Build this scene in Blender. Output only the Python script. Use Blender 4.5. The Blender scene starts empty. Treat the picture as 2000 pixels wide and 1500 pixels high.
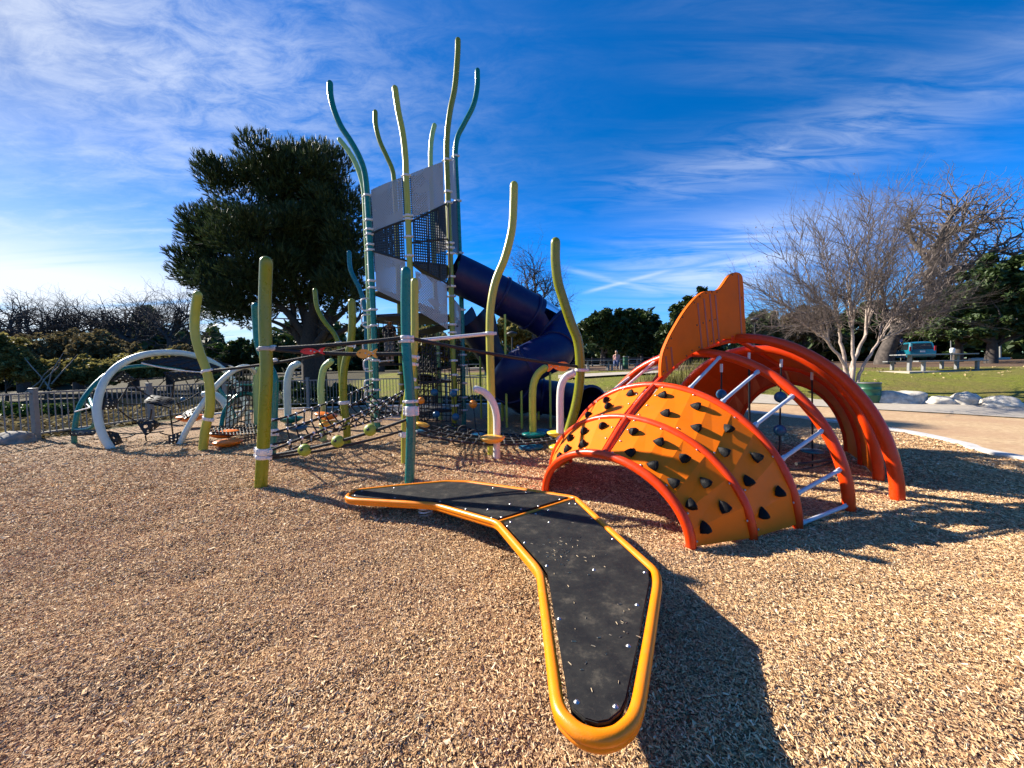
import bpy, math, random
import numpy as np
from mathutils import Vector, Matrix, Euler, noise
# ------------------------------------------------------------------ camera, sky, sun, exposure
S = bpy.context.scene
COL = S.collection
R = math.radians
FPX, HC = 751.0, 1.5                      # focal length in photo pixels, eye height
PITCH, ROLL = R(90 - 2.7), R(-1.0)
cd = bpy.data.cameras.new('camera'); cam = bpy.data.objects.new('camera', cd); COL.objects.link(cam)
cd.sensor_fit = 'HORIZONTAL'; cd.sensor_width = 36; cd.lens = FPX / 2000 * 36
cd.clip_start = 0.05; cd.clip_end = 3000
MC = Matrix.Rotation(PITCH, 3, 'X') @ Matrix.Rotation(ROLL, 3, 'Z')
cam.matrix_world = Matrix.Translation((0, 0, HC)) @ MC.to_4x4()
S.camera = cam

SUN_AZ, SUN_EL = R(-62.0), R(31.0)         # azimuth clockwise from +Y
sl = bpy.data.lights.new('sun', 'SUN'); sl.energy = 5.0; sl.angle = R(0.53); sl.color = (1.0, 0.92, 0.79)
so = bpy.data.objects.new('sun', sl); COL.objects.link(so)
sund = Vector((math.sin(SUN_AZ) * math.cos(SUN_EL), math.cos(SUN_AZ) * math.cos(SUN_EL), math.sin(SUN_EL)))
so.rotation_euler = (-sund).to_track_quat('-Z', 'Y').to_euler(); so.location = (-20, 6, 20)

S.view_settings.view_transform = 'Standard'; S.view_settings.look = 'None'
S.view_settings.exposure = 1.28; S.view_settings.gamma = 1.0

def N(nt, typ, **kw):
    n = nt.nodes.new(typ)
    for k, v in kw.items():
        if k.startswith('i_'):
            key = k[2:]
            n.inputs[int(key) if key.isdigit() else key.replace('_', ' ')].default_value = v
        else: setattr(n, k, v)
    return n
def ramp(nt, fac, stops, interp='LINEAR'):
    n = nt.nodes.new('ShaderNodeValToRGB'); n.color_ramp.interpolation = interp
    e = n.color_ramp.elements
    while len(e) < len(stops): e.new(0.5)
    for el, (p, c) in zip(e, stops):
        el.position = p; el.color = (c[0], c[1], c[2], 1) if hasattr(c, '__len__') else (c, c, c, 1)
    nt.links.new(fac, n.inputs[0]); return n.outputs[0]
def MATH(nt, op, a, b=None, c=None, clamp=False):
    n = nt.nodes.new('ShaderNodeMath'); n.operation = op; n.use_clamp = clamp
    for i, v in enumerate((a, b, c)):
        if v is None: continue
        if isinstance(v, (int, float)): n.inputs[i].default_value = v
        else: nt.links.new(v, n.inputs[i])
    return n.outputs[0]
def MIX(nt, fac, a, b, mode='MIX'):
    n = nt.nodes.new('ShaderNodeMix'); n.data_type = 'RGBA'; n.blend_type = mode; n.clamp_factor = True
    if isinstance(fac, (int, float)): n.inputs[0].default_value = fac
    else: nt.links.new(fac, n.inputs[0])
    for i, v in ((6, a), (7, b)):
        if hasattr(v, 'default_value'): nt.links.new(v, n.inputs[i])
        else: n.inputs[i].default_value = (v[0], v[1], v[2], 1)
    return n.outputs[2]

def ray(x, y):
    return (MC @ Vector(((x - 1000) / FPX, -(y - 750) / FPX, -1.0)))
def P(x, y, Y):
    d = ray(x, y); return Vector((0, 0, HC)) + d * (Y / d.y)
def G(x, y, z=0.0):
    d = ray(x, y); return Vector((0, 0, HC)) + d * ((z - HC) / d.z)
def proj(p):
    q = MC.transposed() @ (Vector(p) - Vector((0, 0, HC)))
    return (1000 + FPX * q.x / -q.z, 750 - FPX * q.y / -q.z)
def pxs(n, Y): return n * Y / FPX

# world: physical sky plus thin cirrus as a function of the view direction of the sky itself
W = bpy.data.worlds.new('World'); S.world = W; W.use_nodes = True
nt = W.node_tree; nt.nodes.clear(); L = nt.links.new
sky = N(nt, 'ShaderNodeTexSky', sky_type='NISHITA', sun_disc=False, sun_elevation=SUN_EL,
        sun_rotation=SUN_AZ % (2 * math.pi), altitude=200, air_density=1.0, dust_density=0.35, ozone_density=1.6)
hs = N(nt, 'ShaderNodeHueSaturation', i_Saturation=1.72, i_Value=1.0, i_Hue=0.500); L(sky.outputs[0], hs.inputs['Color'])
# roll the very bright glow near the sun off, as the camera did
k1 = N(nt, 'ShaderNodeVectorMath', operation='DOT_PRODUCT'); L(hs.outputs[0], k1.inputs[0]); k1.inputs[1].default_value = (0.30, 0.45, 0.25)
k2 = MATH(nt, 'DIVIDE', 1.0, MATH(nt, 'ADD', MATH(nt, 'MULTIPLY', k1.outputs['Value'], 0.30), 1.0))
k3 = N(nt, 'ShaderNodeVectorMath', operation='SCALE'); L(hs.outputs[0], k3.inputs[0]); L(k2, k3.inputs['Scale'])
k4 = N(nt, 'ShaderNodeVectorMath', operation='MULTIPLY'); L(k3.outputs[0], k4.inputs[0]); k4.inputs[1].default_value = (1.24, 1.52, 1.95)
tc = N(nt, 'ShaderNodeTexCoord'); nrm = N(nt, 'ShaderNodeVectorMath', operation='NORMALIZE'); L(tc.outputs['Generated'], nrm.inputs[0])
sx = N(nt, 'ShaderNodeSeparateXYZ'); L(nrm.outputs[0], sx.inputs[0])
dx, dy, dz = sx.outputs
hz_ = N(nt, 'ShaderNodeMapRange', interpolation_type='SMOOTHSTEP'); hz_.inputs[1].default_value = 0.50; hz_.inputs[2].default_value = 0.04; L(dz, hz_.inputs[0])
skyb = MIX(nt, 1.0, k4.outputs[0], MIX(nt, hz_.outputs[0], (1, 1, 1), (1.15, 1.62, 2.05)), 'MULTIPLY')
den = MATH(nt, 'ADD', MATH(nt, 'MAXIMUM', dz, 0.0), 0.10)
cx = MATH(nt, 'DIVIDE', dx, den); cy = MATH(nt, 'DIVIDE', dy, den)
cv = N(nt, 'ShaderNodeCombineXYZ'); L(cx, cv.inputs[0]); L(cy, cv.inputs[1])
def cnoise(rot, sc, scale, detail, rough, dist, loc=(0, 0, 0)):
    m = N(nt, 'ShaderNodeMapping'); m.inputs['Rotation'].default_value = (0, 0, R(rot)); m.inputs['Scale'].default_value = sc
    m.inputs['Location'].default_value = loc
    L(cv.outputs[0], m.inputs[0])
    t = N(nt, 'ShaderNodeTexNoise', i_Scale=scale, i_Detail=detail, i_Roughness=rough, i_Distortion=dist)
    L(m.outputs[0], t.inputs['Vector']); return t.outputs[0]
def ss(x, a, b):
    n = N(nt, 'ShaderNodeMapRange', interpolation_type='SMOOTHSTEP'); n.inputs[1].default_value = a; n.inputs[2].default_value = b
    L(x, n.inputs[0]); return n.outputs[0]
big = cnoise(0, (1, 1, 1), 0.9, 2, 0.5, 0.3, (3.1, 1.7, 0))
left = ss(dx, 0.30, -0.75); right = ss(dx, 0.1, 0.6)
# left: mottled cirrus, streaked down to the right
n1 = cnoise(38, (0.9, 2.6, 1), 1.9, 9, 0.62, 0.9)
c1 = MATH(nt, 'MULTIPLY', ss(n1, 0.40, 0.80), left)
n1b = cnoise(30, (1, 1.7, 1), 6.5, 7, 0.7, 0.5, (5, 2, 0))
c1 = MATH(nt, 'MULTIPLY', c1, MATH(nt, 'ADD', MATH(nt, 'MULTIPLY', ss(n1b, 0.3, 0.7), 0.7), 0.45))
# right: long fibrous streaks rising to the right
n2 = cnoise(-24, (0.55, 3.2, 1), 1.0, 10, 0.60, 1.1, (7.3, 0.4, 0))
n2f = cnoise(-24, (1.0, 3.6, 1), 2.6, 9, 0.62, 0.9, (2.2, 9.1, 0))
c2 = MATH(nt, 'MULTIPLY', ss(n2, 0.44, 0.78), MATH(nt, 'MULTIPLY', ss(n2f, 0.2, 0.75), MATH(nt, 'ADD', MATH(nt, 'MULTIPLY', right, 0.75), 0.12)))
# low bright banks
def blob(x, y, wx, wy):
    """soft patch of the sky around the direction seen at (x, y)"""
    d = ray(x, y).normalized(); az = math.atan2(d.x, d.y); el = math.asin(d.z)
    a = MATH(nt, 'ARCTAN2', dx, dy); e = MATH(nt, 'ARCSINE', dz)
    u = MATH(nt, 'DIVIDE', MATH(nt, 'SUBTRACT', a, az), wx); v = MATH(nt, 'DIVIDE', MATH(nt, 'SUBTRACT', e, el), wy)
    r2 = MATH(nt, 'ADD', MATH(nt, 'MULTIPLY', u, u), MATH(nt, 'MULTIPLY', v, v))
    return MATH(nt, 'EXPONENT', MATH(nt, 'MULTIPLY', r2, -1.0))
n3 = cnoise(8, (0.22, 1.5, 1), 1.1, 8, 0.55, 0.7, (1.4, 3.3, 0))
bank = MATH(nt, 'MULTIPLY', blob(40, 585, 0.42, 0.10), MATH(nt, 'MULTIPLY', ss(n3, 0.30, 0.58), 1.25))
n4 = cnoise(-18, (0.5, 1.6, 1), 1.4, 9, 0.6, 1.0, (0.7, 6.1, 0))
wisp = MATH(nt, 'MULTIPLY', blob(1420, 505, 0.24, 0.075), MATH(nt, 'MULTIPLY', ss(n4, 0.30, 0.66), 0.80))
wisp2 = MATH(nt, 'MULTIPLY', blob(1570, 290, 0.34, 0.055), MATH(nt, 'MULTIPLY', ss(n2f, 0.3, 0.72), 0.34))
tl = MATH(nt, 'MULTIPLY', blob(240, 60, 0.50, 0.20), MATH(nt, 'MULTIPLY', ss(n1b, 0.26, 0.74), 0.46))
def trail(p, q, w, s):
    a = ray(*p).normalized(); b = ray(*q).normalized(); n = a.cross(b).normalized(); mid = (a + b).normalized(); half = a.angle(b) / 2
    v = N(nt, 'ShaderNodeVectorMath', operation='DOT_PRODUCT'); L(nrm.outputs[0], v.inputs[0]); v.inputs[1].default_value = n
    t = MATH(nt, 'DIVIDE', v.outputs['Value'], w)
    g = MATH(nt, 'EXPONENT', MATH(nt, 'MULTIPLY', MATH(nt, 'MULTIPLY', t, t), -1))
    al = N(nt, 'ShaderNodeVectorMath', operation='DOT_PRODUCT'); L(nrm.outputs[0], al.inputs[0]); al.inputs[1].default_value = mid
    m = ss(al.outputs['Value'], math.cos(half * 1.15), math.cos(half * 0.55))
    return MATH(nt, 'MULTIPLY', MATH(nt, 'MULTIPLY', g, m), MATH(nt, 'MULTIPLY', ss(n2f, 0.1, 0.6), s))
t1 = trail((1140, 572), (1310, 527), 0.0042, 0.42); t2 = trail((1095, 522), (1290, 572), 0.0065, 0.26)
def mx(*a):
    r = a[0]
    for b in a[1:]: r = MATH(nt, 'SUBTRACT', MATH(nt, 'ADD', r, b), MATH(nt, 'MULTIPLY', r, b))
    return r
veil = MATH(nt, 'MULTIPLY', ss(dx, 0.25, -0.95), 0.04)
cl = mx(MATH(nt, 'MULTIPLY', c1, 0.32), MATH(nt, 'MULTIPLY', c2, 0.15), bank, wisp, wisp2, tl, t1, t2, veil)
cl = MATH(nt, 'MULTIPLY', cl, ss(dz, -0.02, 0.06), clamp=True)
skyc = MIX(nt, MATH(nt, 'MULTIPLY', cl, 0.9), skyb, (8.4, 8.9, 9.6))
bg = N(nt, 'ShaderNodeBackground', i_Strength=0.052); L(skyc, bg.inputs[0])
ow = N(nt, 'ShaderNodeOutputWorld'); L(bg.outputs[0], ow.inputs[0])

# ------------------------------------------------------------------ materials
M = {}
def mat(name, col, rough=0.5, metal=0.0, spec=0.5, var=0.12, nscale=12.0, bump=0.0, bscale=60.0, coat=0.0, wear=0.0, dirt=(0.30, 0.22, 0.14)):
    m = bpy.data.materials.new(name); m.use_nodes = True; t = m.node_tree; b = t.nodes['Principled BSDF']
    tc = t.nodes.new('ShaderNodeTexCoord')
    n = N(t, 'ShaderNodeTexNoise', i_Scale=nscale, i_Detail=5.0, i_Roughness=0.6); t.links.new(tc.outputs['Object'], n.inputs['Vector'])
    lo = [c * (1 - var) for c in col]; hi = [min(1, c * (1 + var)) for c in col]
    c_ = ramp(t, n.outputs[0], [(0.3, lo), (0.7, hi)])
    if wear:   # dust, rubbed patches and small scuffs
        w1 = N(t, 'ShaderNodeTexNoise', i_Scale=7.0, i_Detail=9.0, i_Roughness=0.78); w2 = N(t, 'ShaderNodeTexNoise', i_Scale=70.0, i_Detail=4.0, i_Roughness=0.7)
        for w_ in (w1, w2): t.links.new(tc.outputs['Object'], w_.inputs['Vector'])
        c_ = MIX(t, ramp(t, w1.outputs[0], [(0.50, 0), (0.72, wear)]), c_, dirt)
        c_ = MIX(t, ramp(t, w2.outputs[0], [(0.66, 0), (0.74, wear * .8)]), c_, [min(1, x * 1.5 + .05) for x in col])
    t.links.new(c_, b.inputs['Base Color'])
    rr = N(t, 'ShaderNodeMapRange'); rr.inputs[3].default_value = max(0.03, rough - 0.08); rr.inputs[4].default_value = min(1, rough + 0.1)
    t.links.new(n.outputs[0], rr.inputs[0]); t.links.new(rr.outputs[0], b.inputs['Roughness'])
    b.inputs['Metallic'].default_value = metal; b.inputs['Specular IOR Level'].default_value = spec
    b.inputs['Coat Weight'].default_value = coat
    if bump:
        n2 = N(t, 'ShaderNodeTexNoise', i_Scale=bscale, i_Detail=3.0); t.links.new(tc.outputs['Object'], n2.inputs['Vector'])
        bp = N(t, 'ShaderNodeBump', i_Strength=bump, i_Distance=0.01); t.links.new(n2.outputs[0], bp.inputs['Height'])
        t.links.new(bp.outputs[0], b.inputs['Normal'])
    M[name] = m; return m
def leafmat(name, c0, c1, c2, rough=0.55, trans=0.25):
    """foliage: every leaf (mesh island) its own tint, thin and slightly translucent"""
    m = bpy.data.materials.new(name); m.use_nodes = True; t = m.node_tree; b = t.nodes['Principled BSDF']
    g = t.nodes.new('ShaderNodeNewGeometry')
    c = ramp(t, g.outputs['Random Per Island'], [(0, c0), (0.55, c1), (1, c2)])
    t.links.new(c, b.inputs['Base Color']); b.inputs['Roughness'].default_value = rough; b.inputs['Specular IOR Level'].default_value = 0.3
    if trans:
        tr = t.nodes.new('ShaderNodeBsdfTranslucent'); t.links.new(c, tr.inputs[0])
        mxs = t.nodes.new('ShaderNodeMixShader'); mxs.inputs[0].default_value = trans
        t.links.new(b.outputs[0], mxs.inputs[1]); t.links.new(tr.outputs[0], mxs.inputs[2])
        t.links.new(mxs.outputs[0], t.nodes['Material Output'].inputs[0])
    M[name] = m; return m

mat('tube_orange', (0.74, 0.046, 0.0015), 0.30, spec=0.35, wear=0.12, var=0.06, bump=0.12, bscale=180)
mat('panel_amber', (0.92, 0.175, 0.0006), 0.5, spec=0.2, wear=0.07, var=0.05, nscale=5, bump=0.05, bscale=220)
mat('fin_orange', (0.80, 0.125, 0.002), 0.6, spec=0.12, wear=0.05, var=0.07, nscale=4, bump=0.05, bscale=200)
mat('slot_red', (0.42, 0.05, 0.008), 0.45)
mat('frame_yellow', (0.90, 0.235, 0.0008), 0.32, spec=0.35, wear=0.2, var=0.05, bump=0.1, bscale=200)
mat('hold_black', (0.006, 0.006, 0.0065), 0.6, spec=0.15, var=0.3, bump=0.35, bscale=70)
mat('white_paint', (0.70, 0.69, 0.68), 0.4, var=0.08, bump=0.1)
mat('clamp_white', (0.66, 0.63, 0.62), 0.42, var=0.10)
mat('rung_grey', (0.50, 0.54, 0.60), 0.38, var=0.08, bump=0.1)
mat('steel', (0.45, 0.45, 0.46), 0.38, metal=1.0)
mat('olive', (0.20, 0.215, 0.005), 0.28, wear=0.1, var=0.07, bump=0.12, bscale=160)
mat('lime', (0.40, 0.43, 0.055), 0.33, var=0.06, bump=0.12, bscale=160)
mat('yellow_lime', (0.40, 0.38, 0.045), 0.33, wear=0.12, var=0.06, bump=0.12, bscale=160)
mat('teal', (0.003, 0.155, 0.135), 0.27, wear=0.07, var=0.07, bump=0.12, bscale=160)
mat('teal_blue', (0.003, 0.14, 0.19), 0.27, var=0.07, bump=0.1, bscale=160)
mat('mint', (0.33, 0.46, 0.17), 0.33, var=0.06)
mat('silver_mint', (0.50, 0.60, 0.57), 0.36, var=0.06, bump=0.1)
mat('cane_white', (0.66, 0.65, 0.60), 0.4, var=0.06, bump=0.1)
mat('navy', (0.0026, 0.007, 0.066), 0.42, spec=0.32, wear=0.06, var=0.1, nscale=4)
mat('navy_dark', (0.004, 0.010, 0.045), 0.4, var=0.1)
mat('blue_ball', (0.012, 0.10, 0.20), 0.42, var=0.1, bump=0.2)
mat('green_ball', (0.27, 0.33, 0.03), 0.5, var=0.1, bump=0.25, bscale=90)
mat('orange_ball', (0.80, 0.24, 0.015), 0.42, var=0.08, bump=0.2)
mat('pod_orange', (0.75, 0.17, 0.008), 0.36, var=0.07)
mat('pod_amber', (0.80, 0.40, 0.05), 0.36, var=0.07)
mat('pod_blue', (0.010, 0.085, 0.165), 0.28, var=0.1)
mat('pod_yellow', (0.72, 0.52, 0.04), 0.36, var=0.07)
mat('rope_black', (0.012, 0.012, 0.014), 0.7, var=0.3, nscale=80, bump=0.6, bscale=120)
mat('rope_grey', (0.10, 0.10, 0.10), 0.7, var=0.4, nscale=80)
mat('rubber', (0.008, 0.008, 0.008), 0.6, var=0.3, bump=0.2)
mat('deck_dark', (0.022, 0.022, 0.026), 0.6, var=0.3)
mat('fish_red', (0.66, 0.018, 0.012), 0.4); mat('fish_amber', (0.80, 0.33, 0.04), 0.4); mat('fish_orange', (0.86, 0.19, 0.012), 0.4)
mat('fence_grey', (0.20, 0.195, 0.19), 0.5, var=0.12)
mat('bin_green', (0.012, 0.085, 0.042), 0.42, var=0.18, nscale=8)
mat('black_plastic', (0.02, 0.02, 0.022), 0.5, var=0.2)
mat('concrete', (0.40, 0.35, 0.28), 0.9, var=0.14, nscale=6, bump=0.3, bscale=90)
mat('kerb_white', (0.50, 0.48, 0.45), 0.85, var=0.12, nscale=5, bump=0.25, bscale=70)
mat('table_grey', (0.21, 0.215, 0.215), 0.6, var=0.2, nscale=9)
mat('van_teal', (0.012, 0.16, 0.22), 0.22, var=0.05, coat=0.6)
mat('glass_dark', (0.012, 0.016, 0.02), 0.08)
mat('tyre', (0.02, 0.02, 0.02), 0.8); mat('tail_red', (0.45, 0.01, 0.01), 0.3)
mat('sign_blue', (0.012, 0.09, 0.34), 0.4); mat('hydrant_cream', (0.68, 0.62, 0.36), 0.5)
mat('skin', (0.42, 0.22, 0.14), 0.5); mat('hair_dark', (0.012, 0.008, 0.006), 0.6, var=0.4, nscale=60)
mat('cloth_black', (0.012, 0.012, 0.014), 0.85); mat('cloth_grey', (0.13, 0.13, 0.14), 0.9, var=0.6, nscale=40)
mat('cloth_pink', (0.55, 0.28, 0.26), 0.9); mat('cloth_blue', (0.06, 0.09, 0.2), 0.9)
mat('bark_pine', (0.045, 0.032, 0.024), 0.95, var=0.45, nscale=14, bump=0.8, bscale=20)
mat('bark_pale', (0.36, 0.285, 0.24), 0.85, var=0.42, nscale=5, bump=0.3, bscale=18)
mat('bark_grey', (0.075, 0.060, 0.050), 0.95, var=0.65, nscale=5, bump=1.0, bscale=9)
mat('bark_dark', (0.06, 0.05, 0.045), 0.95, var=0.4, nscale=9)
mat('twig_brown', (0.15, 0.118, 0.102), 0.9, var=0.3)
leafmat('pine_needles', (0.020, 0.036, 0.012), (0.038, 0.062, 0.019), (0.095, 0.115, 0.042), trans=0.2)
mat('lawn_leaf', (0.34, 0.25, 0.12), 0.85, var=0.3, nscale=30)
mat('straw', (0.52, 0.40, 0.25), 0.8, var=0.25, nscale=30)
leafmat('oak_leaves', (0.020, 0.042, 0.010), (0.034, 0.062, 0.014), (0.075, 0.105, 0.030), trans=0.15)
leafmat('bright_leaves', (0.035, 0.075, 0.010), (0.060, 0.110, 0.016), (0.13, 0.17, 0.035), trans=0.25)
leafmat('grey_leaves', (0.055, 0.085, 0.035), (0.085, 0.12, 0.05), (0.14, 0.17, 0.075), trans=0.25)
leafmat('olive_leaves', (0.11, 0.100, 0.028), (0.20, 0.175, 0.050), (0.34, 0.29, 0.10), trans=0.4)
mat('panel_red', (0.62, 0.060, 0.002), 0.5, spec=0.25, var=0.06)
leafmat('brown_leaves', (0.075, 0.058, 0.028), (0.14, 0.11, 0.052), (0.24, 0.20, 0.095), rough=0.8, trans=0.35)

# ------------------------------------------------------------------ mesh and object helpers
ORG = {}
def meta(o, label=None, cat=None, group=None, kind=None):
    if label: o['label'] = label
    if cat: o['category'] = cat
    if group: o['group'] = group
    if kind: o['kind'] = kind
    return o
def thing(name, label, cat, loc=(0, 0, 0), group=None):
    o = bpy.data.objects.new(name, None); COL.objects.link(o); o.location = Vector(loc); o.empty_display_size = 0.2
    ORG[o.name] = Vector(loc); return meta(o, label, cat, group)
class MB:
    def __init__(s): s.v = []; s.f = []; s.sm = []
    def add(s, vs, fs, smooth=False):
        b = len(s.v); s.v.extend([tuple(v) for v in vs])
        for f in fs: s.f.append(tuple(i + b for i in f)); s.sm.append(smooth)
        return s
    def tube(s, pts, r, n=10, caps=True, smooth=True, dome=False):
        pts = [Vector(p) for p in pts]; k = len(pts)
        rs = list(r) if hasattr(r, '__len__') else [r] * k
        if dome:   # rounded ends
            def ext(p, q, rr):
                d = (p - q).normalized(); return [(p + d * rr * math.sin(a), rr * math.cos(a)) for a in (0.5, 0.95, 1.3, 1.5)]
            e = ext(pts[0], pts[1], rs[0]); pts = [x[0] for x in reversed(e)] + pts; rs = [x[1] for x in reversed(e)] + rs
            if dome == 2:
                e = ext(pts[-1], pts[-2], rs[-1]); pts += [x[0] for x in e]; rs += [x[1] for x in e]
            k = len(pts)
        t0 = (pts[1] - pts[0]).normalized()
        up = Vector((0, 0, 1)) if abs(t0.z) < 0.9 else Vector((1, 0, 0))
        u = t0.cross(up).normalized(); vs = []
        for i, p in enumerate(pts):
            t = (pts[min(i + 1, k - 1)] - pts[max(i - 1, 0)])
            if t.length < 1e-9: t = t0
            t.normalize(); u = (u - t * u.dot(t))
            if u.length < 1e-6: u = t.orthogonal()
            u.normalize(); w = t.cross(u)
            for j in range(n):
                a = 2 * math.pi * j / n; vs.append(p + (u * math.cos(a) + w * math.sin(a)) * rs[i])
        fs = [(i * n + j, i * n + (j + 1) % n, (i + 1) * n + (j + 1) % n, (i + 1) * n + j) for i in range(k - 1) for j in range(n)]
        s.add(vs, fs, smooth)
        if caps: s.add(vs[:n], [tuple(reversed(range(n)))], False); s.add(vs[-n:], [tuple(range(n))], False)
        return s
    def box(s, c, sx, sy, sz, rot=None, bev=0.0):
        """box of full sizes about c; rot is a 3x3; bev chamfers the edges"""
        c = Vector(c); h = Vector((sx / 2, sy / 2, sz / 2)); rot = rot or Matrix.Identity(3)
        if not bev:
            vs = [c + rot @ Vector((h.x * a, h.y * b, h.z * d)) for a in (-1, 1) for b in (-1, 1) for d in (-1, 1)]
            return s.add(vs, [(0, 1, 3, 2), (4, 6, 7, 5), (0, 4, 5, 1), (2, 3, 7, 6), (0, 2, 6, 4), (1, 5, 7, 3)])
        bm = bmesh.new(); bmesh.ops.create_cube(bm, size=1.0)
        for v in bm.verts: v.co = Vector((v.co.x * sx, v.co.y * sy, v.co.z * sz))
        bmesh.ops.bevel(bm, geom=bm.edges[:], offset=min(bev, min(sx, sy, sz) * 0.45), segments=2, affect='EDGES', profile=0.5)
        bm.verts.index_update()
        s.add([c + rot @ v.co for v in bm.verts], [[v.index for v in f.verts] for f in bm.faces], False); bm.free(); return s
    def ell(s, c, rx, ry, rz, nu=16, nv=10, rot=None, f=None, smooth=True):
        c = Vector(c); rot = rot or Matrix.Identity(3); vs = []
        for i in range(nv + 1):
            th = math.pi * i / nv
            for j in range(nu):
                ph = 2 * math.pi * j / nu; d = Vector((math.sin(th) * math.cos(ph), math.sin(th) * math.sin(ph), math.cos(th)))
                q = Vector((d.x * rx, d.y * ry, d.z * rz))
                if f: q = q * f(d)
                vs.append(c + rot @ q)
        fs = [(i * nu + j, (i + 1) * nu + j, (i + 1) * nu + (j + 1) % nu, i * nu + (j + 1) % nu) for i in range(nv) for j in range(nu)]
        return s.add(vs, fs, smooth)
    def lathe(s, c, prof, n=20, axis=(0, 0, 1), smooth=True, caps=True):
        """profile of (radius, height) about an axis through c"""
        c = Vector(c); ax = Vector(axis).normalized(); u = ax.orthogonal().normalized(); w = ax.cross(u); vs = []
        for (r, h) in prof:
            for j in range(n):
                a = 2 * math.pi * j / n; vs.append(c + ax * h + (u * math.cos(a) + w * math.sin(a)) * r)
        k = len(prof)
        s.add(vs, [(i * n + j, i * n + (j + 1) % n, (i + 1) * n + (j + 1) % n, (i + 1) * n + j) for i in range(k - 1) for j in range(n)], smooth)
        if caps: s.add(vs[:n], [tuple(reversed(range(n)))]); s.add(vs[-n:], [tuple(range(n))])
        return s
    def prism(s, poly, d):
        """closed polygon of 3-D points swept by vector d"""
        poly = [Vector(p) for p in poly]; n = len(poly); d = Vector(d)
        vs = poly + [p + d for p in poly]
        fs = [tuple(range(n)), tuple(reversed(range(n, 2 * n)))] + [(i, i + n, (i + 1) % n + n, (i + 1) % n) for i in range(n)]
        return s.add(vs, fs)
    def build(s, name, m, parent=None):
        me = bpy.data.meshes.new(name); o = bpy.data.objects.new(name, me)
        org = Vector((0, 0, 0))
        if parent is not None: o.parent = parent; org = ORG[parent.name]
        COL.objects.link(o)
        me.from_pydata([tuple(Vector(v) - org) for v in s.v], [], s.f)
        me.polygons.foreach_set('use_smooth', s.sm); me.materials.append(M[m] if isinstance(m, str) else m); me.update()
        ORG[o.name] = org; return o
import bmesh
def mesh_np(name, V, F, m, parent=None, smooth=False):
    """big mesh straight from arrays; F is (n, k)"""
    me = bpy.data.meshes.new(name); o = bpy.data.objects.new(name, me); org = np.zeros(3)
    if parent is not None: o.parent = parent; org = np.array(ORG[parent.name])
    COL.objects.link(o); V = np.asarray(V, dtype=np.float32) - org.astype(np.float32); F = np.asarray(F, dtype=np.int32); k = F.shape[1]
    me.vertices.add(len(V)); me.vertices.foreach_set('co', V.ravel())
    me.loops.add(F.size); me.loops.foreach_set('vertex_index', F.ravel())
    me.polygons.add(len(F)); me.polygons.foreach_set('loop_start', np.arange(0, F.size, k, dtype=np.int32))
    me.polygons.foreach_set('loop_total', np.full(len(F), k, dtype=np.int32))
    me.polygons.foreach_set('use_smooth', np.full(len(F), smooth, dtype=bool))
    me.materials.append(M[m] if isinstance(m, str) else m); me.update(calc_edges=True); me.validate()
    ORG[o.name] = Vector(org); return o
def spline(pts, n=8):
    """Catmull-Rom through tuples"""
    pts = [Vector(p) for p in pts]; out = []
    q = [pts[0] * 2 - pts[1]] + pts + [pts[-1] * 2 - pts[-2]]
    for i in range(1, len(q) - 2):
        for j in range(n):
            t = j / n
            out.append(0.5 * ((2 * q[i]) + (-q[i - 1] + q[i + 1]) * t + (2 * q[i - 1] - 5 * q[i] + 4 * q[i + 1] - q[i + 2]) * t * t + (-q[i - 1] + 3 * q[i] - 3 * q[i + 1] + q[i + 2]) * t ** 3))
    out.append(pts[-1]); return out
def basis(t, up=(0, 0, 1)):
    """matrix whose X runs along t, Z as near up as it can"""
    x = Vector(t).normalized(); z = Vector(up); z = (z - x * z.dot(x)).normalized(); y = z.cross(x)
    return Matrix((x, y, z)).transposed()
def sag(a, b, s, n=14):
    a = Vector(a); b = Vector(b); return [a.lerp(b, i / n) - Vector((0, 0, s * 4 * (i / n) * (1 - i / n))) for i in range(n + 1)]
rng = np.random.default_rng(7); random.seed(7)
# ------------------------------------------------------------------ terrain, mulch, path, kerb
def terr(x, y):
    s = 0.395 * (x - 3.6) + 0.918 * (y - 17.9)
    return np.where(np.asarray(s) > 0, 1.0 * (1 - np.exp(-np.maximum(s, 0) / 2.6)) + 0.45 * (1 - np.exp(-np.maximum(s, 0) / 25.0)), 0.0)
def tz(x, y): return float(terr(x, y))
_w = [(rng.normal(size=2), rng.uniform(0, 6.28)) for _ in range(14)]
FOOT = [(rng.uniform(-5, 5), rng.uniform(.9, 7), rng.uniform(.07, .16), rng.uniform(.008, .026)) for _ in range(95)]
def relief(x, y):
    """shallow scuffs and footprints in the loose chips"""
    x = np.asarray(x, float); y = np.asarray(y, float); r = np.zeros_like(x)
    for i, (k, p) in enumerate(_w):
        f = 1.4 + 0.75 * i; r += np.sin((k[0] * x + k[1] * y) * f * 1.4 + p + 0.8 * np.sin(y * 1.3 + i)) / (1 + 0.35 * i)
    r = 0.0105 * r
    for (fx, fy, fr, fd) in FOOT: r -= fd * np.exp(-((x - fx) ** 2 + (y - fy) ** 2) / fr ** 2)
    return r
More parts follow.
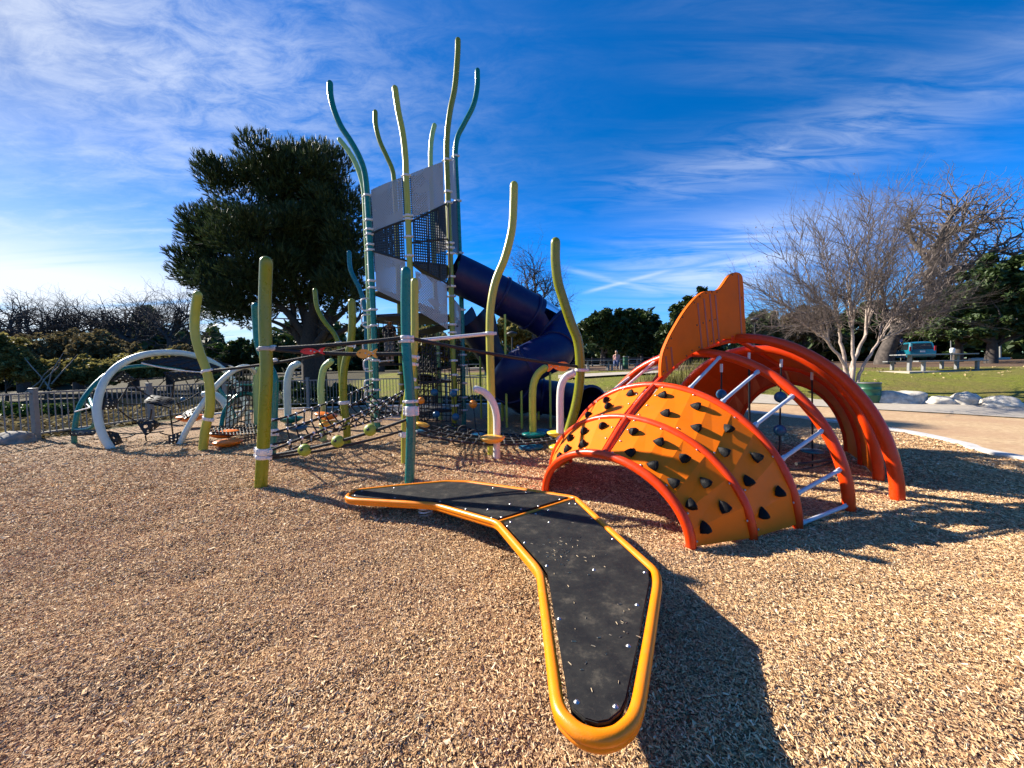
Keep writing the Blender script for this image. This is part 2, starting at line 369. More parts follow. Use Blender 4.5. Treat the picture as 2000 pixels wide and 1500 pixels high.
def ground_mat():
    m = bpy.data.materials.new('lawn_and_soil'); m.use_nodes = True; t = m.node_tree; b = t.nodes['Principled BSDF']
    g = t.nodes.new('ShaderNodeNewGeometry')
    n1 = N(t, 'ShaderNodeTexNoise', i_Scale=0.55, i_Detail=6.0, i_Roughness=0.65); n2 = N(t, 'ShaderNodeTexNoise', i_Scale=9.0, i_Detail=6.0, i_Roughness=0.75)
    n3 = N(t, 'ShaderNodeTexNoise', i_Scale=0.12, i_Detail=3.0); n5 = N(t, 'ShaderNodeTexNoise', i_Scale=45.0, i_Detail=3.0, i_Roughness=0.8)
    for n in (n1, n2, n3, n5): t.links.new(g.outputs['Position'], n.inputs['Vector'])
    grass = ramp(t, n2.outputs[0], [(0.28, (0.12, 0.135, 0.016)), (0.5, (0.25, 0.265, 0.034)), (0.74, (0.42, 0.39, 0.075))])
    dry = ramp(t, n2.outputs[0], [(0.25, (0.14, 0.10, 0.035)), (0.7, (0.36, 0.27, 0.10))])
    grass = MIX(t, ramp(t, n1.outputs[0], [(0.40, 0), (0.66, 1)]), grass, dry)
    grass = MIX(t, ramp(t, n5.outputs[0], [(0.40, 0.75), (0.62, 0)]), grass, (0.03, 0.04, 0.006))
    soil = ramp(t, n2.outputs[0], [(0.25, (0.05, 0.032, 0.022)), (0.55, (0.15, 0.095, 0.06)), (0.8, (0.30, 0.20, 0.13))])
    sp = t.nodes.new('ShaderNodeSeparateXYZ'); t.links.new(g.outputs['Position'], sp.inputs[0])
    # bark strip and car park behind the crest of the lawn; bare earth round the pond
    sd = MATH(t, 'ADD', MATH(t, 'MULTIPLY', MATH(t, 'SUBTRACT', sp.outputs[0], 3.6), 0.395), MATH(t, 'MULTIPLY', MATH(t, 'SUBTRACT', sp.outputs[1], 17.9), 0.918))
    sd = MATH(t, 'ADD', sd, MATH(t, 'MULTIPLY', n3.outputs[0], 4.0))
    far = N(t, 'ShaderNodeMapRange'); far.inputs[1].default_value = 10.5; far.inputs[2].default_value = 12.0; t.links.new(sd, far.inputs[0])
    c = MIX(t, far.outputs[0], grass, soil)
    lf = N(t, 'ShaderNodeMapRange'); lf.inputs[1].default_value = -10.2; lf.inputs[2].default_value = -11.5; t.links.new(sp.outputs[0], lf.inputs[0])
    c = MIX(t, lf.outputs[0], c, MIX(t, 0.88, soil, (0.034, 0.032, 0.016)))
    t.links.new(c, b.inputs['Base Color']); b.inputs['Roughness'].default_value = 0.95; b.inputs['Specular IOR Level'].default_value = 0.15
    bp = N(t, 'ShaderNodeBump', i_Strength=0.8, i_Distance=0.05); t.links.new(n2.outputs[0], bp.inputs['Height']); t.links.new(bp.outputs[0], b.inputs['Normal'])
    M['lawn'] = m
ground_mat()
def grid(name, xs, ys, zf, m):
    X, Y = np.meshgrid(xs, ys); Z = zf(X, Y); V = np.stack([X, Y, Z], -1).reshape(-1, 3); a, b = X.shape
    i = np.arange((a - 1) * (b - 1)); q = (i // (b - 1)) * b + i % (b - 1)
    return mesh_np(name, V, np.stack([q, q + 1, q + b + 1, q + b], -1), m, smooth=True)
xs = np.concatenate([np.array([-900, -400, -200, -120, -90]), np.arange(-70, 90.1, 1.0), np.array([110, 140, 220, 400, 900])])
ys = np.concatenate([np.array([-60, -20]), np.arange(-4, 70.1, 1.0), np.array([85, 110, 150, 250, 450, 900])])
meta(grid('ground', xs, ys, lambda x, y: terr(x, y) - 0.07, 'lawn'), kind='structure')

def mulch_mat(name, chips):
    m = bpy.data.materials.new(name); m.use_nodes = True; t = m.node_tree; b = t.nodes['Principled BSDF']
    g = t.nodes.new('ShaderNodeNewGeometry')
    stops = [(0.0, (0.15, 0.070, 0.028)), (0.15, (0.40, 0.225, 0.095)), (0.5, (0.67, 0.415, 0.205)), (0.8, (0.80, 0.56, 0.305)), (1.0, (0.88, 0.70, 0.46))]
    if chips:
        c = ramp(t, g.outputs['Random Per Island'], stops)
        n = N(t, 'ShaderNodeTexNoise', i_Scale=1.1, i_Detail=3.0); t.links.new(g.outputs['Position'], n.inputs['Vector'])
        c = MIX(t, ramp(t, n.outputs[0], [(0.44, 0), (0.72, 0.35)]), c, (0.40, 0.225, 0.135))
    else:
        v1 = t.nodes.new('ShaderNodeMapping'); v1.inputs['Rotation'].default_value = (0, 0, R(35)); v1.inputs['Scale'].default_value = (55, 130, 60)
        v2 = t.nodes.new('ShaderNodeMapping'); v2.inputs['Rotation'].default_value = (0, 0, R(-50)); v2.inputs['Scale'].default_value = (50, 120, 60)
        nz = N(t, 'ShaderNodeTexNoise', i_Scale=3.0, i_Detail=4.0); t.links.new(g.outputs['Position'], nz.inputs['Vector'])
        dm = MIX(t, 0.03, g.outputs['Position'], nz.outputs[1], 'ADD')
        vo = []
        for v in (v1, v2):
            t.links.new(dm, v.inputs[0]); k = N(t, 'ShaderNodeTexVoronoi', i_Scale=1.0, i_Randomness=1.0); t.links.new(v.outputs[0], k.inputs['Vector']); vo.append(k)
        sel = N(t, 'ShaderNodeTexNoise', i_Scale=22.0, i_Detail=2.0); t.links.new(g.outputs['Position'], sel.inputs['Vector'])
        sf = ramp(t, sel.outputs[0], [(0.47, 0), (0.53, 1)])
        h = MIX(t, sf, vo[0].outputs['Color'], vo[1].outputs['Color'])
        sp = t.nodes.new('ShaderNodeSeparateColor'); t.links.new(h, sp.inputs[0])
        c = ramp(t, sp.outputs[0], [(0.0, (0.07, 0.036, 0.017)), (0.25, (0.21, 0.118, 0.06)), (0.6, (0.38, 0.24, 0.125)), (1.0, (0.62, 0.44, 0.26))])
        n = N(t, 'ShaderNodeTexNoise', i_Scale=1.1, i_Detail=4.0); t.links.new(g.outputs['Position'], n.inputs['Vector'])
        c = MIX(t, ramp(t, n.outputs[0], [(0.38, 0), (0.7, 0.5)]), c, (0.38, 0.22, 0.13))
        d = MIX(t, sf, vo[0].outputs['Distance'], vo[1].outputs['Distance'])
        hh = MATH(t, 'ADD', MATH(t, 'MULTIPLY', sp.outputs[1], 1.0), MATH(t, 'MULTIPLY', N(t, 'ShaderNodeTexNoise', i_Scale=38.0, i_Detail=3.0).outputs[0], 0.8))
        bp = N(t, 'ShaderNodeBump', i_Strength=1.0, i_Distance=0.03); t.links.new(hh, bp.inputs['Height']); t.links.new(bp.outputs[0], b.inputs['Normal'])
    t.links.new(c, b.inputs['Base Color']); b.inputs['Roughness'].default_value = 0.85; b.inputs['Specular IOR Level'].default_value = 0.2
    M[name] = m
mulch_mat('mulch', False); mulch_mat('chips', True)
# kerb line of the play area, from the near right round the back, seen at these places
KL = [(8.3, -3), (8.0, 1.5)] + [tuple(G(x, y).xy) for x, y in ((2000, 897), (1883, 869), (1800, 850), (1729, 838), (1640, 825), (1560, 815), (1471, 805))]
KL += [(6.2, 13.0), (4.4, 14.3), (2.0, 15.0), (-2, 15.2), (-6, 15.0), (-9.5, 14.3), (-10.7, 12.8)]
KLs = [(p.x, p.y) for p in spline([(x, y, 0) for x, y in KL], 6)]
def poly_fill(name, loop, zf, m):
    bm = bmesh.new(); vs = [bm.verts.new((x, y, 0)) for x, y in loop]; f = bm.faces.new(vs)
    if f.normal.z < 0: f.normal_flip()
    bmesh.ops.triangulate(bm, faces=[f])
    o = MB(); bm.verts.index_update()
    o.add([(v.co.x, v.co.y, zf(v.co.x, v.co.y)) for v in bm.verts], [[v.index for v in q.verts] for q in bm.faces], False); bm.free()
    return o.build(name, m)
# mulch: a fine relief grid, trimmed to the kerb line by keeping the cells inside it
def inside(px_, py_, loop):
    px_ = np.asarray(px_); py_ = np.asarray(py_); r = np.zeros(px_.shape, bool); n = len(loop)
    for i in range(n):
        x0, y0 = loop[i]; x1, y1 = loop[(i + 1) % n]
        c = ((y0 > py_) != (y1 > py_))
        with np.errstate(divide='ignore', invalid='ignore'): xi = (x1 - x0) * (py_ - y0) / (y1 - y0 + 1e-12) + x0
        r ^= c & (px_ < xi)
    return r
LOOP = KLs + [(-10.8, 9), (-10.9, 4), (-11, -3)]
gx = np.concatenate([np.arange(-11.4, -5, 0.16), np.arange(-5, 5, 0.05), np.arange(5, 9.2, 0.13)]); gy = np.concatenate([np.arange(-3, 0.3, 0.3), np.arange(0.3, 6, 0.05), np.arange(6, 15.5, 0.14)])
X, Y = np.meshgrid(gx, gy); ins = inside(X, Y, LOOP); V = np.stack([X, Y, relief(X, Y)], -1).reshape(-1, 3); a_, b_ = X.shape
i_ = np.arange((a_ - 1) * (b_ - 1)); q_ = (i_ // (b_ - 1)) * b_ + i_ % (b_ - 1); F = np.stack([q_, q_ + 1, q_ + b_ + 1, q_ + b_], -1)
F = F[ins.ravel()[F].all(1)]
meta(mesh_np('mulch_ground', V, F, 'mulch', smooth=True), kind='structure')
# loose chips over the near ground
def make_chips():
    yy = np.linspace(0.75, 9.0, 1100); lm = np.maximum(0.0145, 0.0054 * yy); pdf = yy / lm ** 2 * np.clip((9.2 - yy) / 5.0, 0, 1); cdf = np.cumsum(pdf); cdf /= cdf[-1]; n = 460000
    y = np.interp(rng.random(n), cdf, yy); x = (rng.random(n) * 2 - 1) * (1.38 * y + 0.25); l = np.maximum(0.0145, 0.0054 * y) * rng.lognormal(0, 0.34, n)
    k = inside(x, y, LOOP); x, y, l = x[k], y[k], l[k]; n = len(x)
    w = l * rng.uniform(0.15, 0.36, n); th = np.minimum(w * rng.uniform(0.35, 0.8, n), 0.006)
    a = rng.uniform(0, math.pi, n) * 0.75 + R(15) + rng.normal(0, 0.3, n); tilt = rng.normal(0, 0.22, n); roll = rng.normal(0, 0.36, n)
    z = relief(x, y) + rng.uniform(0.000, 0.010, n) + 0.4 * l * np.abs(np.sin(tilt))
    u = np.stack([np.cos(a) * np.cos(tilt), np.sin(a) * np.cos(tilt), np.sin(tilt)], -1)
    s = np.stack([-np.sin(a) * np.cos(roll), np.cos(a) * np.cos(roll), np.sin(roll)], -1); nn = np.cross(u, s)
    c = np.stack([x, y, z], -1); hl = (l / 2)[:, None]; hw = (w / 2)[:, None]; ht = th[:, None]
    tp = rng.uniform(0.4, 1.0, n)[:, None]; tq = rng.uniform(0.4, 1.0, n)[:, None]; bend = (rng.normal(0, 0.12, n) * l)[:, None]
    # a splinter: four low corners and two ridge points
    V = np.stack([c - u * hl - s * hw * tp, c - u * hl + s * hw * tp, c + u * hl + s * hw * tq, c + u * hl - s * hw * tq,
                  c - u * hl * 0.85 + nn * ht * tp + s * bend, c + u * hl * 0.85 + nn * ht * tq - s * bend], 1).reshape(-1, 3)
    b = (np.arange(n) * 6)[:, None, None]
    F = (np.array([[0, 3, 5, 4], [2, 1, 4, 5], [1, 0, 4, 4], [3, 2, 5, 5]])[None] + b).reshape(-1, 4)
    q = F[F[:, 2] != F[:, 3]]; tr = F[F[:, 2] == F[:, 3]][:, :3]
    Ft = np.concatenate([q[:, [0, 1, 2]], q[:, [0, 2, 3]], tr])
    meta(mesh_np('wood_chips', V, Ft, 'chips'), 'pale brown wood chips loose over the playground floor', 'wood chips', kind='stuff')
make_chips()

# sand strip, path, kerb
PN = [(17.5, 3.5), (14.6, 7.2), tuple(G(2000, 815).xy), tuple(G(1851, 806).xy), tuple(G(1702, 798).xy), (8.6, 14.4), (6.2, 16.0), (2, 17.0), (-3, 17.0), (-7.5, 16.4)]
PF = [(20.5, 4.5), (17.3, 9.0), tuple(G(1937, 792).xy), tuple(G(1800, 787).xy), tuple(G(1695, 784).xy), (10.2, 15.6), (7.2, 17.5), (3, 18.3), (-3, 18.2), (-7.5, 17.6)]
def ribbon(name, A, B, z, m, n=8):
    a = spline([(x, y, 0) for x, y in A], n); b = spline([(x, y, 0) for x, y in B], n); o = MB(); k = len(a)
    vs = [(p.x, p.y, tz(p.x, p.y) + z) for p in a] + [(p.x, p.y, tz(p.x, p.y) + z) for p in b]
    o.add(vs, [(i, i + k, i + k + 1, i + 1) if (Vector(a[1]) - Vector(a[0])).cross(Vector(b[0]) - Vector(a[0])).z < 0 else (i, i + 1, i + k + 1, i + k) for i in range(k - 1)], True)
    return o.build(name, m)
def sand_mat():
    m = bpy.data.materials.new('sand'); m.use_nodes = True; t = m.node_tree; b = t.nodes['Principled BSDF']; g = t.nodes.new('ShaderNodeNewGeometry')
    n = N(t, 'ShaderNodeTexNoise', i_Scale=11.0, i_Detail=8.0, i_Roughness=0.75); n2 = N(t, 'ShaderNodeTexNoise', i_Scale=0.8, i_Detail=4.0)
    for k in (n, n2): t.links.new(g.outputs['Position'], k.inputs['Vector'])
    c = ramp(t, n.outputs[0], [(0.28, (0.30, 0.185, 0.09)), (0.5, (0.46, 0.31, 0.165)), (0.72, (0.60, 0.44, 0.26))])
    c = MIX(t, ramp(t, n2.outputs[0], [(0.42, 0), (0.66, 0.6)]), c, (0.38, 0.22, 0.12))
    t.links.new(c, b.inputs['Base Color']); b.inputs['Roughness'].default_value = 0.95
    bp = N(t, 'ShaderNodeBump', i_Strength=0.6, i_Distance=0.02); t.links.new(n.outputs[0], bp.inputs['Height']); t.links.new(bp.outputs[0], b.inputs['Normal']); M['sand'] = m
sand_mat()
SL = [(KL[0][0], KL[0][1])] + KL[1:10] + [KL[10], KL[11]]
SR = [(17.5, -3), (16.6, 1.5)] + [(15.9, 4.5), (14.9, 6.5), PN[2], (12.4, 10.3), PN[3], PN[4], (10.0, 13.0), (8.2, 14.6), (5.5, 16.2), (2.0, 17.0)]
meta(ribbon('sand_strip', SL, SR, -0.035, 'sand'), kind='structure')
pth = meta(ribbon('path', PN, PF, -0.012, 'concrete'), kind='structure')
def kerb():
    o = MB(); pts = [Vector((x, y, 0)) for x, y in KLs]; k = len(pts); vs = []
    for i, p in enumerate(pts):
        t = (pts[min(i + 1, k - 1)] - pts[max(i - 1, 0)]).normalized(); n = Vector((-t.y, t.x, 0))
        for (a, z) in ((-0.10, -0.1), (-0.10, 0.028), (-0.085, 0.04), (0.085, 0.04), (0.10, 0.028), (0.10, -0.1)): vs.append(p + n * a + Vector((0, 0, z)))
    o.add(vs, [(i * 6 + j, i * 6 + j + 1, i * 6 + j + 7, i * 6 + j + 6) for i in range(k - 1) for j in range(5)], False)
    meta(o.build('kerb', 'kerb_white'), kind='structure')
kerb()
def pond():
    m = bpy.data.materials.new('pond_water'); m.use_nodes = True; t = m.node_tree; b = t.nodes['Principled BSDF']
    b.inputs['Base Color'].default_value = (0.02, 0.03, 0.03, 1); b.inputs['Roughness'].default_value = 0.06
    g = t.nodes.new('ShaderNodeNewGeometry'); n = N(t, 'ShaderNodeTexNoise', i_Scale=3.0, i_Detail=3.0); t.links.new(g.outputs['Position'], n.inputs['Vector'])
    bp = N(t, 'ShaderNodeBump', i_Strength=0.12, i_Distance=0.05); t.links.new(n.outputs[0], bp.inputs['Height']); t.links.new(bp.outputs[0], b.inputs['Normal']); M['water'] = m
    o = MB(); L_ = [(-17.5 + 8.5 * math.cos(a) * (1 + 0.1 * math.sin(3 * a)), 20.5 + 3.6 * math.sin(a) * (1 + 0.12 * math.cos(2 * a)), -0.05) for a in [2 * math.pi * i / 48 for i in range(48)]]
    o.add(L_, [tuple(range(48))]); meta(o.build('pond_water', 'water'), kind='structure')
pond()
# ------------------------------------------------------------------ balance board
def balance_board():
    # outline of the rail, seen at these places, each with the height of that point above the chips
    out = [(676, 973, .20), (689, 960, .20), (773, 951, .215), (874, 942, .235), (915, 943, .245), (1023, 958, .30), (1124, 974, .345), (1202, 1047, .355), (1281, 1118, .365),
           (1284, 1144, .366), (1266, 1262, .372), (1246, 1384, .38), (1234, 1412, .381), (1205, 1437, .382), (1170, 1444, .382), (1131, 1432, .381), (1101, 1404, .38), (1089, 1380, .38), (1073, 1256, .372), (1056, 1124, .36), (1046, 1108, .36), (972, 1022, .34),
           (848, 986, .255), (690, 977, .203)]
    out = [(x, y, z * .78) for x, y, z in out]; W3 = [G(x, y, z) for x, y, z in out]; n = len(W3)
    r = 0.026
    t = thing('balance_board', 'yellow railed wobble board with two black deck panels in the foreground chips', 'balance board', G(975, 1040, 0))
    # corners rounded a little
    path = []
    for i in range(n):
        p, c, q = W3[i - 1], W3[i], W3[(i + 1) % n]
        a = min(0.06, (p - c).length * .4); b = min(0.06, (q - c).length * .4)
        A = c + (p - c).normalized() * a; B = c + (q - c).normalized() * b
        for k in range(5):
            s = k / 4; path.append(A * (1 - s) ** 2 + c * 2 * s * (1 - s) + B * s * s)
    cen = sum(W3, Vector()) / n
    def inset(pts, d, dz):
        res = []; m_ = len(pts)
        for i in range(m_):
            tg = (pts[(i + 1) % m_] - pts[i - 1]); tg.z = 0
            if tg.length < 1e-6: tg = Vector((1, 0, 0))
            tg.normalize(); nn = Vector((-tg.y, tg.x, 0))
            res.append(pts[i] + nn * d + Vector((0, 0, dz)))
        return res
    area = sum(path[i].x * path[(i + 1) % len(path)].y - path[(i + 1) % len(path)].x * path[i].y for i in range(len(path)))
    sg = 1 if area > 0 else -1
    MB().tube(path + path[:2], r, 12, caps=False).build('top_rail', 'frame_yellow', t)
    low = inset(path, 0.003 * sg, -0.026)
    MB().tube(low + low[:2], 0.023, 12, caps=False).build('lower_rail', 'frame_yellow', t)
    a, b = G(973, 1022, .269), G(1124, 975, .273)
    MB().tube([a, b], 0.020, 10).build('cross_bar', 'frame_yellow', t)
    # under frame
    MB().prism(inset(path, 0.05 * sg, -0.030), (0, 0, -0.02)).build('under_tray', 'deck_dark', t)
    def deck(idx, extra, name):
        pts = [W3[i] for i in idx] + extra; c = sum(pts, Vector()) / len(pts); res = []
        m_ = len(pts); ar = sum(pts[i].x * pts[(i + 1) % m_].y - pts[(i + 1) % m_].x * pts[i].y for i in range(m_)); s = 1 if ar > 0 else -1
        for i in range(m_):
            p, q, w = pts[i - 1], pts[i], pts[(i + 1) % m_]
            e1 = (q - p); e1.z = 0; e1.normalize(); e2 = (w - q); e2.z = 0; e2.normalize()
            n1 = Vector((-e1.y, e1.x, 0)) * s; n2 = Vector((-e2.y, e2.x, 0)) * s; nn = (n1 + n2); nn /= max(0.5, nn.dot(n1))
            res.append(q + nn * 0.040 + Vector((0, 0, 0.004)))
        bm = bmesh.new(); vs = [bm.verts.new(v) for v in res]; f = bm.faces.new(vs); 
        if f.normal.z < 0: f.normal_flip()
        ex = bmesh.ops.extrude_face_region(bm, geom=[f]); 
        for v in ex['geom']:
            if isinstance(v, bmesh.types.BMVert): v.co.z += 0.014
        bmesh.ops.bevel(bm, geom=[e for e in bm.edges if all(v in [g for g in ex['geom'] if isinstance(g, bmesh.types.BMVert)] for v in e.verts)], offset=0.004, segments=2, affect='EDGES')
        bmesh.ops.triangulate(bm, faces=bm.faces[:]); bm.verts.index_update()
        o = MB(); o.add([v.co.copy() for v in bm.verts], [[v.index for v in f.verts] for f in bm.faces]); bm.free()
        return o.build(name, 'deck_rubber', t)
    m = bpy.data.materials.new('deck_rubber'); m.use_nodes = True; tr = m.node_tree; bs = tr.nodes['Principled BSDF']; g = tr.nodes.new('ShaderNodeNewGeometry')
    k1 = N(tr, 'ShaderNodeTexNoise', i_Scale=9.0, i_Detail=8.0, i_Roughness=0.7); k2 = N(tr, 'ShaderNodeTexNoise', i_Scale=60.0, i_Detail=4.0, i_Roughness=0.7)
    k3 = N(tr, 'ShaderNodeTexNoise', i_Scale=420.0, i_Detail=2.0)
    for k in (k1, k2, k3): tr.links.new(g.outputs['Position'], k.inputs['Vector'])
    c = ramp(tr, k1.outputs[0], [(0.38, (0.013, 0.013, 0.014)), (0.55, (0.026, 0.025, 0.023)), (0.70, (0.085, 0.073, 0.056))])
    c = MIX(tr, ramp(tr, k2.outputs[0], [(0.55, 0), (0.75, 0.5)]), c, (0.075, 0.064, 0.05))
    tr.links.new(c, bs.inputs['Base Color']); bs.inputs['Roughness'].default_value = 0.62; bs.inputs['Specular IOR Level'].default_value = 0.15
    bp = N(tr, 'ShaderNodeBump', i_Strength=0.5, i_Distance=0.003); tr.links.new(k3.outputs[0], bp.inputs['Height']); tr.links.new(bp.outputs[0], bs.inputs['Normal']); M['deck_rubber'] = m
    d1 = deck([6, 7, 8, 9, 10, 11, 12, 13, 14, 15, 16, 17, 18, 19, 20, 21], [], 'deck_panel')
    d2 = deck([0, 1, 2, 3, 4, 5, 6, 21, 22, 23], [], 'deck_panel')
    # bolts where the photo shows them (crop coordinates turned back to the photo)
    bl = [(1276, 1207), (1480, 1231), (1547, 914), (1185, 772), (1592, 700), (1120, 495), (1367, 516), (1632, 530), (1465, 356), (1132, 268), (1005, 374), (1356, 248), (915, 287), (1062, 224), (1128, 205), (1240, 170), (1272, 171), (932, 266),
          (1188, 148), (1076, 182), (928, 172), (840, 88), (562, 160), (697, 198), (832, 244), (883, 241), (985, 200), (325, 140), (117, 127), (812, 200), (1012, 112), (322, 88), (152, 104)]
    def hz(x, y):
        wsum = zs = 0
        for (a_, b_, z_) in out:
            w = 1 / ((a_ - x) ** 2 + (b_ - y) ** 2 + 400); wsum += w; zs += w * z_
        return zs / wsum
    for (x, y) in bl:
        X_, Y_ = 650 + x / 2.679, 920 + y / 2.679; z = None
        c = G(X_, Y_, 0.3)
        # height of the deck under this bolt
        dg = bpy.context.evaluated_depsgraph_get() if False else None
        best = None
        for o in (d1, d2):
            org = ORG[o.name]; dr = ray(X_, Y_)
            for pl in o.data.polygons:
                v = [o.data.vertices[i].co + org for i in pl.vertices]
                from mathutils.geometry import intersect_ray_tri
                h = intersect_ray_tri(v[0], v[1], v[2], dr, Vector((0, 0, HC)), True)
                if h and (best is None or h.length < best.length): best = h
        if best is None: continue
        c = best
        MB().lathe(c + Vector((0, 0, -0.001)), [(0.0105, 0), (0.0105, 0.0015), (0.0065, 0.002), (0.006, 0.005), (0.003, 0.0065)], 14).build('bolt', 'steel', t)
    # coil spring and foot
    for (x, y) in ((832, 1008),):
        c = G(x, y, 0.0); top = 0.15
        h = MB(); h.tube([c + Vector((0.065 * math.cos(a), 0.065 * math.sin(a), 0.0 + top * a / (2 * math.pi * 4.5))) for a in [i * 0.3 for i in range(int(2 * math.pi * 4.5 / 0.3))]], 0.010, 8)
        h.build('spring', 'clamp_white', t); MB().lathe(c, [(0.10, -0.02), (0.10, 0.012), (0.06, 0.02)], 20).build('spring_plate', 'clamp_white', t)
    c = G(1165, 1165, 0.0)
    h = MB(); h.tube([c + Vector((0.065 * math.cos(a), 0.065 * math.sin(a), 0.23 * a / (2 * math.pi * 5))) for a in [i * 0.3 for i in range(int(2 * math.pi * 5 / 0.3))]], 0.010, 8); h.build('spring', 'clamp_white', t)
    # bits of chip lying on the deck
    o = MB()
    def bits(cx_, cy_, sx_, sy_, n_):
        for _ in range(n_):
            X_, Y_ = random.gauss(cx_, sx_), random.gauss(cy_, sy_); z = 0.366 + 0.014 + 0.006
            best = None; dr = ray(X_, Y_)
            for o_ in (d1, d2):
                org = ORG[o_.name]
                for pl in o_.data.polygons:
                    if abs(pl.normal.z) < 0.7: continue
                    v = [o_.data.vertices[i].co + org for i in pl.vertices]
                    h_ = intersect_ray_tri(v[0], v[1], v[2], dr, Vector((0, 0, HC)), True)
                    if h_ and (best is None or h_.z > best.z): best = h_
            if best is None: continue
            a_ = random.uniform(0, 3.14); l_ = random.uniform(0.004, 0.011); u_ = Vector((math.cos(a_), math.sin(a_), 0)); s_ = Vector((-u_.y, u_.x, 0)); w_ = l_ * random.uniform(.08, .15)
            p = best + Vector((0, 0, 0.0015)); o.add([p - u_ * l_ - s_ * w_, p - u_ * l_ + s_ * w_, p + u_ * l_ + s_ * w_ * .6, p + u_ * l_ - s_ * w_ * .6, p - u_ * l_ * .8 + Vector((0, 0, .003)), p + u_ * l_ * .8 + Vector((0, 0, .003))], [(0, 3, 5, 4), (2, 1, 4, 5), (1, 0, 4), (3, 2, 5)])
    from mathutils.geometry import intersect_ray_tri
    bits(1090, 1075, 26, 20, 50); bits(1130, 1110, 30, 40, 14); bits(1215, 1210, 12, 30, 14); bits(1150, 1230, 40, 90, 14)
    meta(o.build('wood_chip_litter', 'straw'), 'scattered wood chip bits lying on the black board deck', 'wood chips', kind='stuff')
balance_board()

# dead leaf on the chips
def leaf():
    c = G(820, 1402, 0.012); o = MB(); pts = []
    for i in range(16):
        a = 2 * math.pi * i / 16; rr = 0.030 if i % 2 == 0 else 0.014
        pts.append(c + Vector((rr * math.cos(a), rr * 0.8 * math.sin(a), 0.004 + 0.012 * ((i * 7) % 5) / 5)))
    vs = [c + Vector((0, 0, 0.010))] + pts
    o.add(vs, [(0, i + 1, (i + 1) % 16 + 1) for i in range(16)]); o.tube([c + Vector((0.02, 0, .01)), c + Vector((0.06, 0.01, .012))], 0.0012, 5)
    mat('dead_leaf', (0.42, 0.30, 0.17), 0.8, var=0.3, nscale=60)
    meta(o.build('fallen_leaf', 'dead_leaf'), 'dry curled brown leaf on the chips in the foreground', 'leaf')
leaf()

# ------------------------------------------------------------------ fish climber
K = HC / 1.25
fish = thing('fish_climber', 'orange fish-shaped climbing dome with yellow panels and a tall back fin', 'climbing frame', (2.3 * K, 4.2 * K, 0))
AR = []   # arches: right foot, centre, height, tube radius
def arch(R_, M_, h, r): AR.append((Vector((R_[0], R_[1], 0)), Vector((M_[0], M_[1], 0)), h, r))
g = [G(1350, 1070), G(1470, 1053), G(1558, 1027), G(1658, 998), G(1753, 979), G(1716, 941), G(1684, 908), G(1655, 884)]
hv = [(-.586, .814)] * 5 + [(-.70, .71), (-.757, .653), (-.80, .60)]
hl = [.75, 1.06, 1.22, 1.35, 1.36, 1.12, .80, .66]
hh = [.50, .755, 1.03, 1.36, 1.52, 1.40, 1.17, .95]
rr = [.043, .040, .043, .056, .064, .058, .054, .048]
for p, v, l, h, r in zip(g, hv, hl, hh, rr): arch(p.xy, (p.x + v[0] * l * K, p.y + v[1] * l * K), h * K, r)
def ap(i, t, dr=0.0):
    R_, M_, h, r = AR[i]; e = R_ - M_; sc = 1 + dr / e.length
    return M_ + e * (math.cos(t) * sc) + Vector((0, 0, (h + dr) * math.sin(t)))
for i in range(8):
    ts = [math.pi * k / 36 for k in range(37)]
    pts = [ap(i, 0) - Vector((0, 0, .08))] + [ap(i, t) for t in ts] + [ap(i, math.pi) - Vector((0, 0, .08))]
    MB().tube(pts, AR[i][3], 14).build('arch', 'tube_orange', fish)
def panel(i, j, t0, t1, nf, off=0.012, m='panel_amber', sub=1, inset=0.03):
    """faceted sheet between two arches; facets run along the body"""
    o = MB(); th = 0.014; skew = 0.15
    def clampt(t): return t + skew * math.sin(math.pi * (t - t0) / (t1 - t0))
    for k in range(nf):
        a, b = t0 + (t1 - t0) * k / nf, t0 + (t1 - t0) * (k + 1) / nf; q = []
        for (ii, t) in ((i, a), (j, clampt(a)), (j, clampt(b)), (i, b)):
            q.append((ii, t))
        def pt(ii, t, dr):
            p = ap(ii, t, dr); o_ = ap(j if ii == i else i, t, dr); return p + (o_ - p).normalized() * inset
        A = [pt(ii, t, off) for ii, t in q]; B = [pt(ii, t, off - th) for ii, t in q]
        nrm_ = (A[1] - A[0]).cross(A[3] - A[0]); up_ = A[0] - (AR[i][1] + AR[j][1]) / 2
        fs = [(0, 1, 2, 3), (4, 7, 6, 5), (0, 4, 5, 1), (2, 6, 7, 3)] + ([(1, 5, 6, 2)] if 1 else []) + [(3, 7, 4, 0)]
        if nrm_.dot(up_) < 0: fs = [tuple(reversed(f)) for f in fs]
        o.add(A + B, fs)
    return o.build('panel', m, fish)
HP = math.pi / 2
for (i, j) in ((0, 1), (1, 2)):
    panel(i, j, 0.02, HP - 0.06, 8 if i else 7); panel(i, j, HP + 0.06, math.pi - 0.02, 7 if i else 8)
for (i, j) in ((5, 6), (6, 7)):
    panel(i, j, 0.02, HP - 0.03, 8, m='panel_amber'); panel(i, j, HP + 0.03, math.pi - 0.02, 8, m='panel_red')
# spine
sp_ = [ap(i, HP) for i in range(8)]
MB().tube(spline(sp_[:5], 6), 0.037, 12).build('spine', 'tube_orange', fish)
MB().tube(spline(sp_[4:], 6), 0.037, 12).build('spine', 'tube_orange', fish)
